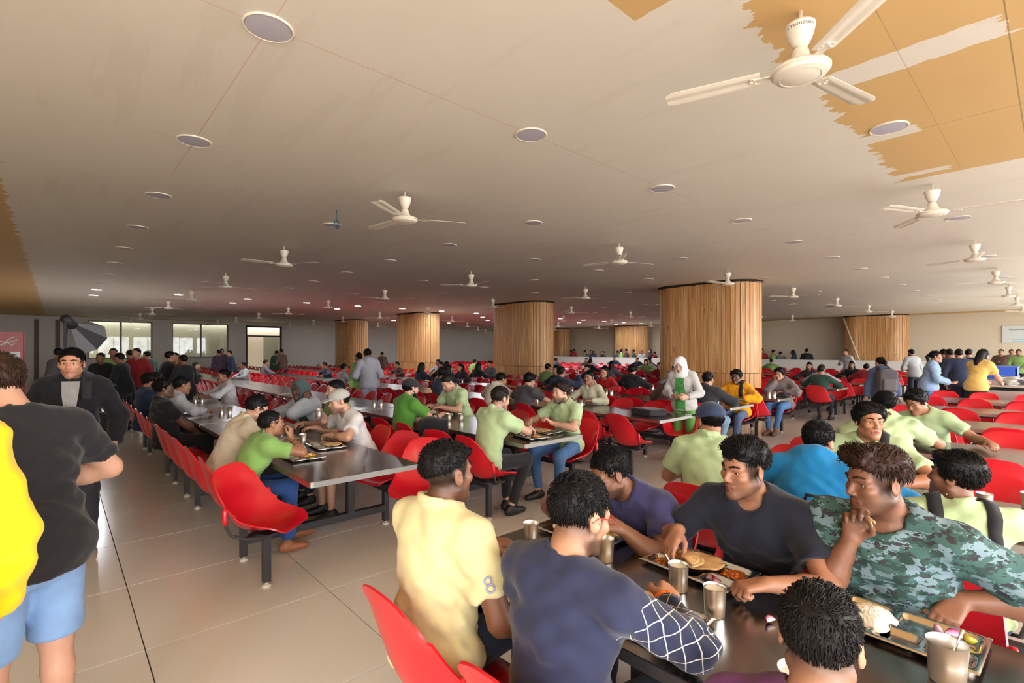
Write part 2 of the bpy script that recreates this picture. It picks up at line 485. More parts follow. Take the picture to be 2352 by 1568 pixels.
# glazed long side, behind and to the right of the camera: the daylight of the hall
holes = []
x = U_MIN + 0.5
while x < U_MAX - 2.5:
    holes.append((x, x + 2.75, 0.35, 3.15)); x += 3.05
wall_y('wall_window_side', M['wall'], V_MIN - .25, V_MIN, U_MIN - .25, U_MAX + 1.5, holes)
for k, (a, b, za, zb) in enumerate(holes):
    w = tag(obj('window_%d' % (k + 3), None), 'tall window bay of the glazed long side', None, 'long side windows', 'structure')
    f = MB()
    for (p, q) in (((a, za), (b, za + .05)), ((a, zb - .05), (b, zb)), ((a, za), (a + .05, zb)), ((b - .05, za), (b, zb)), (((a + b) / 2 - .03, za), ((a + b) / 2 + .03, zb))):
        f.box((p[0], V_MIN - .17, p[1]), (q[0], V_MIN - .09, q[1]))
    f.build('window_frame', M['frame'], w)
struct('ground', MB().box((-40, -60, -0.4), (70, V_MIN - .3, -0.15)).me('ground', M['ground']))

# ------------------------------------------------------------------ low white partition before the serving lane
M['partition'] = simple('white_laminate', rgb(222, 220, 212), 0.4, var=0.04)
M['stone'] = simple('grey_stone', rgb(120, 116, 110), 0.35, var=0.15)
pw = struct('wall_low', MB().box((25.9, 3.4, 0), (26.05, 24.0, 1.14)).me('wall_low', M['stone']))
k = 0
vv = 3.4
while vv < 23.5:
    MB().box((25.86, vv + .01, 0.02), (25.9, min(vv + 2.2, 24.0) - .01, 1.15)).build('panel', M['partition'], pw); vv += 2.2
MB().box((25.84, 3.38, 1.15), (26.1, 24.02, 1.19)).build('coping', M['partition'], pw)

# ------------------------------------------------------------------ pillars clad in wooden planks
def plank_mat():
    m, nt, b = new_mat('pine_plank')
    oi = nt.nodes.new('ShaderNodeObjectInfo')
    geo = nt.nodes.new('ShaderNodeNewGeometry')
    a = nt.nodes.new('ShaderNodeVertexColor'); a.layer_name = 'col'
    sepc = nt.nodes.new('ShaderNodeSeparateColor'); nt.links.new(a.outputs['Color'], sepc.inputs[0])
    rnd = math_n(nt, 'FRACT', math_n(nt, 'ADD', oi.outputs['Random'], sepc.outputs[0]))
    off = nt.nodes.new('ShaderNodeCombineXYZ'); nt.links.new(math_n(nt, 'MULTIPLY', rnd, 40.0), off.inputs[2])
    vadd = nt.nodes.new('ShaderNodeVectorMath'); vadd.operation = 'ADD'
    nt.links.new(geo.outputs['Position'], vadd.inputs[0]); nt.links.new(off.outputs[0], vadd.inputs[1])
    grain = noise_n(nt, mapping(nt, vadd.outputs[0], (22, 22, 1.1)), 1.0, 6, 0.6)
    base = mix_c(nt, rnd, rgb(212, 162, 102), rgb(240, 206, 150))
    c = mix_c(nt, math_n(nt, 'MULTIPLY_ADD', grain, 2.6, -0.95, clamp=True), rgb(184, 126, 70), base)
    # a few knots
    vor = nt.nodes.new('ShaderNodeTexVoronoi'); vor.inputs['Scale'].default_value = 1.0
    nt.links.new(mapping(nt, vadd.outputs[0], (6, 6, 1.5)), vor.inputs['Vector'])
    c = mix_c(nt, math_n(nt, 'MULTIPLY', math_n(nt, 'LESS_THAN', vor.outputs['Distance'], 0.10), 0.6), c, rgb(116, 66, 30))
    nt.links.new(c, b.inputs['Base Color'])
    b.inputs['Roughness'].default_value = 0.42
    bump_n(nt, b, grain, 0.15, 0.004)
    return m
M['plank'] = plank_mat()
M['gap'] = simple('shadow_gap', rgb(52, 40, 30), 0.9, var=0.1)

def stadium(hu, hv, step):
    """outline points of a flat sided, round ended pillar, long along y; (point, outward normal)"""
    r = hu; straight = 2 * (hv - r)
    per = 2 * straight + 2 * math.pi * r
    n = int(round(per / step)); out = []
    for i in range(n):
        s = per * i / n
        if s < straight: out.append(((hu, -straight/2 + s), (1, 0)))
        elif s < straight + math.pi * r:
            a = (s - straight) / r; out.append(((r*math.cos(a), straight/2 + r*math.sin(a)), (math.cos(a), math.sin(a))))
        elif s < 2 * straight + math.pi * r:
            out.append(((-hu, straight/2 - (s - straight - math.pi*r)), (-1, 0)))
        else:
            a = math.pi + (s - 2*straight - math.pi*r) / r; out.append(((r*math.cos(a), -straight/2 + r*math.sin(a)), (math.cos(a), math.sin(a))))
    return out, per / n

def set_col(me, C):
    a = me.color_attributes.new('col', 'FLOAT_COLOR', 'POINT')
    C = np.asarray(C, dtype=np.float32)
    if C.shape[1] == 3: C = np.concatenate([C, np.ones((len(C), 1), np.float32)], 1)
    a.data.foreach_set('color', C.ravel())

def pillar(label, u, v, detail):
    hu, hv = 0.56, 1.22
    t = thing('wooden_pillar', label, 'pillar', (u, v, 0), 0, 'plank clad pillars')
    P = [p for p, n in stadium(hu - .03, hv - .03, 0.12)[0]]
    MB().prism(P, 0, CEIL).build('core', M['gap'], t)
    P = [p for p, n in stadium(hu + .07, hv + .07, 0.12)[0]]
    MB().prism(P, CEIL - .012, CEIL - .002).build('shade_ring', M['gap'], t)  # dark ring paints the shade of the ceiling cutout round the pillar
    pts, w = stadium(hu, hv, 0.105)
    rr = random.Random(int(u * 10 + v))
    big = MB(); cols = []
    for tier, (z0, z1) in enumerate(((0.0, 1.12), (1.125, CEIL - 0.045))):
        for k, ((x, y), (nx, ny)) in enumerate(pts):
            if detail and nx > 0.35: pass
            jut = rr.choice((0, 0, .006, .012)) * 1.0
            a = Vector((-ny, nx, 0)); n = Vector((nx, ny, 0)); c = Vector((x, y, 0))
            h = w / 2 - 0.004
            zz1 = z1 - (rr.random() * .012); zz0 = z0 + (rr.random() * .008 if tier == 0 else 0)
            q = [c - a*h - n*.03, c + a*h - n*.03, c + a*h + n*(jut + .010), c + a*(h - .004) + n*(jut + .014), c - a*(h - .004) + n*(jut + .014), c - a*h + n*(jut + .010)]
            m = MB().prism([(p.x, p.y) for p in q], zz0, zz1)
            if detail and nx < 0.5:
                me = m.me('plank', M['plank']); set_col(me, np.full((len(m.V), 3), rr.random()))
                obj('plank', me, t)
            else:
                big.add(m.V, m.F); cols += [rr.random()] * len(m.V)
    me = big.me('planks', M['plank']); set_col(me, np.array([cols]*3).T)
    tag(obj('planks_behind' if detail else 'planks', me, t), kind='stuff')
PV = [5.9, 12.55, 19.3, 26.1]
pillar('large round-ended wooden plank pillar behind the woman in the white headscarf', 12.0, PV[0], True)
pillar('wooden plank pillar behind the light green shirts, second nearest', 11.95, PV[1], True)
pillar('wooden plank pillar right of the man in the grey hoodie', 11.9, PV[2], False)
pillar('slim far wooden plank pillar near the glazed doorway', 11.9, PV[3], False)
pillar('wooden plank pillar with a pole leaning on it, right of centre', 28.4, 5.8, False)
pillar('wooden pillar mostly hidden behind the large plank pillar', 28.4, 12.55, False)
pillar('far wooden pillar behind the low white wall, beside the large pillar', 28.4, 19.3, False)
pillar('farthest wooden pillar behind the low white wall', 28.4, 26.1, False)

# ------------------------------------------------------------------ lamps and fans share one ceiling grid
LU, LV = 1.85, 1.83
def grid_uv(i, j): return 0.78 + LU * i - (0.012 * i), 2.66 + LV * j
M['lamp_on'], _nt, _b = new_mat('lamp_diffuser_lit')
_b.inputs['Base Color'].default_value = (0.9, 0.9, 0.9, 1)
_b.inputs['Emission Color'].default_value = (0.86, 0.90, 1.0, 1); _b.inputs['Emission Strength'].default_value = 14.0
ring_me = auto_smooth(MB().lathe([(.106, -.001), (.109, -.008), (.113, -.009), (.117, -.006), (.118, 0.0)], 32).me('ring', M['fan']))
disc_me = auto_smooth(MB().lathe([(.0001, -.009), (.06, -.009), (.106, -.007), (.107, 0)], 32).me('diffuser', M['lens']))
disc_on = auto_smooth(MB().lathe([(.0001, -.009), (.06, -.009), (.106, -.007), (.107, 0)], 24).me('diffuser', M['lamp_on']))
def ordinal(n): return ('first', 'second', 'third', 'fourth', 'fifth', 'sixth', 'seventh', 'eighth', 'ninth', 'tenth', 'eleventh', 'twelfth', 'thirteenth', 'fourteenth', 'fifteenth', 'sixteenth', 'seventeenth', 'eighteenth', 'nineteenth', 'twentieth', 'twenty-first', 'twenty-second', 'twenty-third', 'twenty-fourth', 'twenty-fifth', 'twenty-sixth', 'twenty-seventh', 'twenty-eighth', 'twenty-ninth', 'thirtieth', 'thirty-first', 'thirty-second', 'thirty-third', 'thirty-fourth', 'thirty-fifth', 'thirty-sixth', 'thirty-seventh', 'thirty-eighth', 'thirty-ninth', 'fortieth', 'forty-first', 'forty-second', 'forty-third')[n]
def in_pillar(u, v, m=0.15):
    for pu in (12.0, 28.4):
        for pv in PV:
            if abs(u - pu) < .56 + m and abs(v - pv) < 1.22 + m: return True
    return False
FANS = []
for i in range(0, 15):
    for j in range(-1, 16):
        u, v = grid_uv(i, j)
        if v > V_MAX - .5 or u > U_MAX - .5 or in_pillar(u, v): continue
        Z = depth_of(u, v)
        if Z < 1.5: continue
        x, y = px_of(u, v, CEIL)
        if not (-120 < x < 2480): continue
        if i % 2 == 1 and j % 2 != 0:
            FANS.append((u, v, i, j)); continue
        lit = (j == 8) or (j == 9 and i % 2 == 0) or (i in (7, 9, 11) and 10 <= j <= 13) or (i == 8 and j == 13) or (i == 12 and j == 9)
        where = '%s row from the camera, %s from the left wall' % (ordinal(j + 1), ordinal(i))
        t = thing('downlight', ('lit round ceiling lamp, ' if lit else 'unlit round ceiling lamp, ') + where, 'ceiling lamp', (u, v, CEIL), 0, 'round ceiling lamps')
        obj('ring', ring_me, t); obj('diffuser', disc_on if lit else disc_me, t)
        if lit:
            ld = bpy.data.lights.new('downlight_glow', 'AREA'); ld.shape = 'DISK'; ld.size = 0.19; ld.energy = 20.0; ld.color = (0.9, 0.94, 1.0)
            lo = bpy.data.objects.new('downlight_glow', ld); lo.location = (0, 0, -0.02); lo.parent = t; COL.objects.link(lo)

# ceiling fan, hung with the motor 0.42 m below the ceiling
rod_me = MB().tube([(0, 0, 0), (0, 0, -.36)], .011, 10).me('down_rod', M['fan'], True)
canopy_prof = [(.0115, -.075), (.060, -.080), (.066, -.090), (.064, -.105), (.052, -.165), (.034, -.215), (.024, -.228), (.012, -.232)]
canopy_me = auto_smooth(MB().lathe(canopy_prof, 28).me('canopy', M['fan']))
lower_me = auto_smooth(MB().lathe([(.012, -.232), (.030, -.236), (.036, -.250), (.040, -.285), (.062, -.325), (.070, -.340)], 28).me('lower_canopy', M['fan']))
motor_me = auto_smooth(MB().lathe([(.060, -.338), (.118, -.352), (.128, -.366), (.128, -.378), (.118, -.382), (.120, -.388), (.112, -.402), (.092, -.410), (.088, -.412), (.084, -.409), (.074, -.414), (.045, -.420), (.0005, -.422)], 36).me('motor', M['fan']))
def blade_shape():
    # metal blade with lengthwise ribs, slightly twisted
    nx, ny = 12, 7; V = []; F = []
    for i in range(nx + 1):
        s = i / nx; x = 0.17 + .45 * s
        w = .052 + .012 * s if s < .93 else (.064 - .02 * ((s - .93) / .07) ** 2)
        for j in range(ny + 1):
            t = -1 + 2 * j / ny; y = t * w
            z = -.365 + math.tan(math.radians(10)) * y + .004 * math.cos(t * 6.0)
            V.append((x, y, z))
    for i in range(nx):
        for j in range(ny):
            a = i*(ny+1)+j; F.append((a, a+1, a+ny+2, a+ny+1))
    n = len(V)
    V += [(x, y, z - .003) for x, y, z in V]
    F += [tuple(reversed([k + n for k in f])) for f in list(F)]
    per = [j for j in range(ny + 1)] + [i*(ny+1)+ny for i in range(1, nx+1)] + [nx*(ny+1)+j for j in range(ny-1, -1, -1)] + [i*(ny+1) for i in range(nx-1, 0, -1)]
    for a, b in zip(per, per[1:] + per[:1]): F.append((b, a, a + n, b + n))
    return V, F
bl = MB(); bl.add(*blade_shape()); blade_me = auto_smooth(bl.me('blade', M['fan']))
iron = MB(); iron.prism([(.11, -.016), (.17, -.018), (.215, -.03), (.225, 0), (.215, .03), (.17, .018), (.11, .016)], -.372, -.367)
for (x, y) in ((.195, .018), (.195, -.018), (.212, 0)): iron.lathe([(.008, 0), (.007, -.005), (.0005, -.006)], 8, (x, y, -.372))
iron_me = iron.me('blade_iron', M['fan'])
one = MB()
for me_ in (rod_me, canopy_me, lower_me, motor_me):
    one.add([v.co for v in me_.vertices], [tuple(p.vertices) for p in me_.polygons])
for a in (0, 120, 240):
    R = Matrix.Rotation(math.radians(a), 3, 'Z')
    for me_ in (blade_me, iron_me): one.add([R @ v.co for v in me_.vertices], [tuple(p.vertices) for p in me_.polygons])
fan_far = auto_smooth(one.me('ceiling_fan', M['fan']))

FAN_ROT = {(1, -1): -12, (1, 1): 95, (3, -1): 35, (1, 3): 60, (3, 1): 100, (3, 3): 20}
for (u, v, i, j) in FANS:
    Z = depth_of(u, v); rz = math.radians(FAN_ROT.get((i, j), random.uniform(0, 120)))
    lab = 'white three-blade ceiling fan, %s fan row from the camera, %s from the left wall' % (ordinal((j + 1) // 2), ordinal(i // 2))
    if Z > 16:
        o = obj('ceiling_fan', fan_far, None, (u, v, CEIL), rz); tag(o, lab, 'ceiling fan', 'white ceiling fans'); o.scale = (1, 1, .76); continue
    t = thing('ceiling_fan', lab, 'ceiling fan', (u, v, CEIL), rz, 'white ceiling fans')
    t.scale = (1, 1, .76)
    obj('down_rod', rod_me, t); cn = obj('canopy', canopy_me, t); obj('lower_canopy', lower_me, t); obj('motor', motor_me, t)
    for a in (0, 120, 240):
        bo = obj('blade', blade_me, t, rz=math.radians(a)); obj('blade_iron', iron_me, bo)
    if (i, j) == (1, -1):
        V, F = VCR, FCR
        W = []
        phi0 = math.atan2(-v, -u) - rz
        for (x, y, z) in V:
            zz = -.112 + y; r = np.interp(-zz, [.090, .105, .165], [.066, .064, .052]) + .0012
            a = phi0 + x / r; W.append((r*math.cos(a), r*math.sin(a), zz))
        obj('lettering', mesh('lettering', W, F, False, M['ink']), cn)
# ------------------------------------------------------------------ chairs and tables
def catmull(xs, ys, t):
    return np.interp(t, xs, ys)
def chair_shell(ns, nt_, thick=0.009):
    # side profile of the moulded bucket: lip of the seat, hollow, bend, back, top
    py = np.array([.225, .205, .15, .05, -.06, -.135, -.185, -.215, -.240, -.262, -.280, -.288])
    pz = np.array([.432, .447, .448, .432, .424, .440, .492, .56, .645, .735, .815, .850])
    hw = np.array([.150, .185, .212, .228, .235, .238, .236, .232, .224, .212, .190, .145])
    ed = np.array([.006, .018, .042, .075, .112, .140, .135, .105, .070, .040, .016, .003])
    L = np.concatenate([[0], np.cumsum(np.hypot(np.diff(py), np.diff(pz)))]); L /= L[-1]
    # smooth resampling
    def sm(a):
        f = np.interp(np.linspace(0, 1, 121), L, a)
        k = np.ones(9) / 9; g = np.convolve(np.pad(f, 4, mode='edge'), k, 'valid'); g[0] = f[0]; g[-1] = f[-1]
        return g
    S = np.linspace(0, 1, 121); Y, Z, H, E = sm(py), sm(pz), sm(hw), sm(ed)
    s = np.linspace(0, 1, ns); s = 0.5 - 0.5 * np.cos(math.pi * s) if ns > 12 else s
    t = np.sin(np.linspace(-1, 1, nt_) * math.pi / 2)
    V = np.zeros((ns, nt_, 3)); 
    for i, q in enumerate(s):
        y, z, h, e = (np.interp(q, S, a) for a in (Y, Z, H, E))
        q2 = min(1, q + .01); q1 = max(0, q - .01)
        ty, tz = np.interp(q2, S, Y) - np.interp(q1, S, Y), np.interp(q2, S, Z) - np.interp(q1, S, Z)
        n = math.hypot(ty, tz); ny, nz = tz / n, -ty / n        # towards the sitter
        for j, w in enumerate(t):
            d = e * abs(w) ** 2.6
            drop = -0.018 * (abs(w) ** 3) if q > .9 else 0
            V[i, j] = (w * h, y + ny * d, z + nz * d + drop)
    du = np.gradient(V, axis=0); dv = np.gradient(V, axis=1)
    nn = np.cross(du, dv); nn /= np.linalg.norm(nn, axis=2, keepdims=True) + 1e-9
    ref = nn[ns // 2, nt_ // 2]
    if ref[1] + ref[2] < 0: nn = -nn
    B = V - nn * thick
    F = []
    def q4(i, j, o): return (o + i*nt_ + j, o + i*nt_ + j + 1, o + (i+1)*nt_ + j + 1, o + (i+1)*nt_ + j)
    n0 = ns * nt_
    for i in range(ns - 1):
        for j in range(nt_ - 1):
            F.append(q4(i, j, 0)[::-1]); F.append(q4(i, j, n0))
    per = [j for j in range(nt_)] + [i*nt_ + nt_-1 for i in range(1, ns)] + [(ns-1)*nt_ + j for j in range(nt_-2, -1, -1)] + [i*nt_ for i in range(ns-2, 0, -1)]
    for a, b in zip(per, per[1:] + per[:1]): F.append((a, b, b + n0, a + n0))
    return [tuple(p) for p in V.reshape(-1, 3)] + [tuple(p) for p in B.reshape(-1, 3)], F
def fix_normals(me):
    bm = bmesh.new(); bm.from_mesh(me); bmesh.ops.recalc_face_normals(bm, faces=bm.faces); bm.to_mesh(me); bm.free(); return me
sV, sF = chair_shell(26, 17)
shell_me = auto_smooth(fix_normals(mesh('shell', sV, sF, True, M['red'])), 60)
br = MB()
for sx in (-1, 1):
    br.tube([(sx*.244, -.135, .585), (sx*.250, -.125, .50), (sx*.236, -.095, .435), (sx*.20, -.02, .405), (sx*.17, .06, .402), (sx*.10, .10, .400), (0, .11, .400)], .010, 8)
br.box((-.19, -.05, .388), (.19, -.02, .402)); br.box((-.07, -.09, .372), (.07, .09, .388))
bracket_me = auto_smooth(br.me('bracket', M['black_metal']))
tabs = []
for sx in (-1, 1):
    tb = MB().tube([(sx*.246, -.14, .625), (sx*.250, -.135, .60), (sx*.252, -.130, .535), (sx*.250, -.125, .51)], [.010, .016, .017, .014], 8)
    tabs.append(tb.me('side_clip', M['red'], True))
fV, fF = chair_shell(9, 7)
far_chair = MB().add(fV, fF)
far_chair_me = auto_smooth(fix_normals(far_chair.me('chair', M['red'])), 70)
mid_me = MB().add(*chair_shell(14, 9)); mid_n = len(mid_me.F)
mid_me.box((-.19, -.09, .372), (.19, .08, .404))
mid_chair_me = mid_me.me('chair', M['red'], True)
mid_chair_me.materials.append(M['black_metal'])
for p in list(mid_chair_me.polygons)[mid_n:]: p.material_index = 1; p.use_smooth = False
fix_normals(mid_chair_me)

TW, TL, SEAT_OFF, PITCH, FIRST = 0.86, 3.54, 0.185, 0.58, 0.32
TOP = 0.755
# shared table parts, long along y, centred
top_me = MB().rbox(0, 0, TW/2, TL/2, .025, TOP - .004, TOP, 4).me('tabletop', M['table'])
edge_me = MB().rbox(0, 0, TW/2 + .002, TL/2 + .002, .027, TOP - .040, TOP - .004, 4).me('edge_band', M['edge'])
sub = MB()
for x in (-.26, .26): sub.box((x - .02, -TL/2 + .12, TOP - .075), (x + .02, TL/2 - .12, TOP - .04))
sub_me = sub.me('underframe', M['black_metal'])
BEAM_Y = (-TL/2 + FIRST + PITCH, TL/2 - FIRST - PITCH)
post_me = MB().box((-.03, -.03, .19), (.03, .03, TOP - .075)).me('table_leg', M['black_metal'])
HB = TW/2 + SEAT_OFF
beam_me = MB().box((-HB, -.03, .13), (HB, .03, .19)).me('cross_beam', M['black_metal'])
rail_me = MB().box((-.025, -TL/2 + FIRST - .03, .315), (.025, TL/2 - FIRST + .03, .370)).me('seat_rail', M['black_metal'])
sleg_me = MB().box((-.025, -.025, .035), (.025, .025, .315)).me('seat_leg', M['black_metal'])
foot_me = auto_smooth(MB().lathe([(.0005, 0), (.030, 0), (.032, .006), (.028, .016), (.012, .022), (.010, .036)], 14).me('foot', M['rubber']))
ys = [-TL/2 + FIRST + PITCH * k for k in range(6)]
fb = MB().rbox(0, 0, TW/2, TL/2, .025, TOP - .04, TOP, 2)
fr_all = MB()
for x in (-HB, HB):
    fr_all.box((x - .025, -TL/2 + FIRST - .03, .315), (x + .025, TL/2 - FIRST + .03, .370))
    for k in (0, 1, 4, 5): fr_all.box((x - .025, ys[k] - .025, 0), (x + .025, ys[k] + .025, .315))
for y in BEAM_Y:
    fr_all.box((-HB, y - .03, .13), (HB, y + .03, .19))
    for x in (-.26, .26): fr_all.box((x - .03, y - .03, .19), (x + .03, y + .03, TOP - .04))
far_top_me = fb.me('tabletop', M['table']); far_frame_me = fr_all.me('frame', M['black_metal'])

ROWS_MAIN = [1.27, 3.30, 5.70, 7.74, 9.70, 13.3, 15.3, 17.3, 19.3, 21.3, 23.3]
ROWS_FRONT = [1.27, 3.30, 5.60, 7.74, 9.70, 11.7]
AISLE_A, AISLE_B = 1.83, 3.43
SEATS = []          # every seat: (u, v, heading, row, side, seat number, block)
def seat_uv(row_u, side, v): return row_u - SEAT_OFF if side == 0 else row_u + TW + SEAT_OFF
def table(u_edge, v_near, v_far, block, row, k):
    cu, cv = u_edge + TW/2, (v_near + v_far) / 2
    Z = depth_of(cu, cv)
    for side in (0, 1):
        for q in range(6):
            if block == 'main': v = v_near + FIRST + PITCH * q; num = k * 6 + q
            else: v = v_far - FIRST - PITCH * q; num = k * 6 + q
            SEATS.append((seat_uv(u_edge, side, v), v, -math.pi/2 if side == 0 else math.pi/2, row, side, num, block))
    if block == 'main': lab = 'long steel dining table, %s from the aisle in %s row behind the aisle' % (ordinal(k), ordinal(row))
    else: lab = 'long steel dining table of the %s row in front of the aisle' % ordinal(row)
    if (block, row) == ('front', 0): lab = 'long steel dining table with food trays in the foreground'
    if (block, row, k) == ('main', 0, 0): lab = 'long steel dining table where the boy in green bites food'
    if (block, row, k) == ('main', 1, 0): lab = 'long steel dining table between men in light green polos'
    t = thing('dining_table', lab, 'table', (cu, cv, 0), 0, 'long steel dining tables')
    if Z < 14:
        tp = obj('tabletop', top_me, t); obj('edge_band', edge_me, tp); obj('underframe', sub_me, t)
        for y in BEAM_Y:
            obj('cross_beam', beam_me, t, (0, y, 0))
            for x in (-.26, .26): obj('table_leg', post_me, t, (x, y, 0))
        for x in (-HB, HB):
            obj('seat_rail', rail_me, t, (x, 0, 0))
            for q in (0, 1, 4, 5):
                lg = obj('seat_leg', sleg_me, t, (x, ys[q], 0)); obj('foot', foot_me, lg)
    else:
        obj('tabletop', far_top_me, t); obj('frame', far_frame_me, t)
for r, ue in enumerate(ROWS_FRONT): table(ue, AISLE_A - TL, AISLE_A, 'front', r, 0)
for r, ue in enumerate(ROWS_MAIN):
    k = 0; v0 = AISLE_B
    while v0 + TL < 29.6 and not (r == 0 and k >= 2):
        if in_view(ue + .4, v0 + TL/2, .7, 900): table(ue, v0, v0 + TL, 'main', r, k)
        v0 += TL + 0.10; k += 1

order = sorted([s for s in SEATS if in_view(s[0], s[1], .6, 40)], key=lambda s: depth_of(s[0], s[1]))
rest = MB(); n_ind = 0
SWIVEL = {('main', 0, 0, 0): -48, ('main', 0, 1, 0): 38, ('main', 0, 1, 1): 14, ('main', 2, 0, 0): -8, ('main', 2, 1, 0): 30, ('main', 1, 0, 1): 12, ('main', 3, 0, 0): 14}
CHAIR_AT = {}
for s in order:
    u, v, h, row, side, num, block = s
    Z = depth_of(u, v)
    h += math.radians(SWIVEL.get((block, row, side, num), random.uniform(-5, 5)))      # the seats swivel on their posts
    if n_ind < 295:
        n_ind += 1
        sd = 'left' if side == 0 else 'right'
        if block == 'main': lab = 'red moulded chair, %s from the aisle, %s side of %s table row behind it' % (ordinal(num), sd, ordinal(row))
        else: lab = 'red moulded chair, %s from the aisle, %s side of %s table row before it' % (ordinal(num), sd, ordinal(row))
        if (block, row, side, num) == ('main', 0, 0, 0): lab = 'empty glossy red chair standing nearest on the open floor'
        if (block, row, side, num) == ('main', 0, 1, 0): lab = 'empty red chair facing left at the corner of the nearer steel table'
        if (block, row, side, num) == ('front', 0, 0, 0): lab = 'red chair under the man in the pale yellow polo shirt'
        if Z < 9.0:
            t = thing('moulded_chair', lab, 'chair', (u, v, 0), h, 'red moulded chairs')
            obj('shell', shell_me, t); obj('bracket', bracket_me, t)
            for tm_ in tabs: obj('side_clip', tm_, t)
        else:
            t = tag(obj('moulded_chair', mid_chair_me, None, (u, v, 0), h), lab, 'chair', 'red moulded chairs')
        CHAIR_AT[(block, row, side, num)] = t
    else:
        c, sn = math.cos(h), math.sin(h)
        rest.add([(u + c*x - sn*y, v + sn*x + c*y, z) for x, y, z in fV], fF)
if rest.V:
    tag(rest.build('distant_chairs', M['red'], smooth=True), 'countless small red chairs in rows across the back of the hall', 'chairs', None, 'stuff')
# ------------------------------------------------------------------ smooth solid shapes: distance fields meshed with surface nets
f32 = np.float32
def vec(*a): return np.array(a, dtype=float)
def unit(a): a = np.asarray(a, float); return a / (np.linalg.norm(a) + 1e-12)
def Rx(a): c, s = math.cos(a), math.sin(a); return np.array([[1,0,0],[0,c,-s],[0,s,c]])
def Ry(a): c, s = math.cos(a), math.sin(a); return np.array([[c,0,s],[0,1,0],[-s,0,c]])
def Rz(a): c, s = math.cos(a), math.sin(a); return np.array([[c,-s,0],[s,c,0],[0,0,1]])
I3 = np.eye(3)

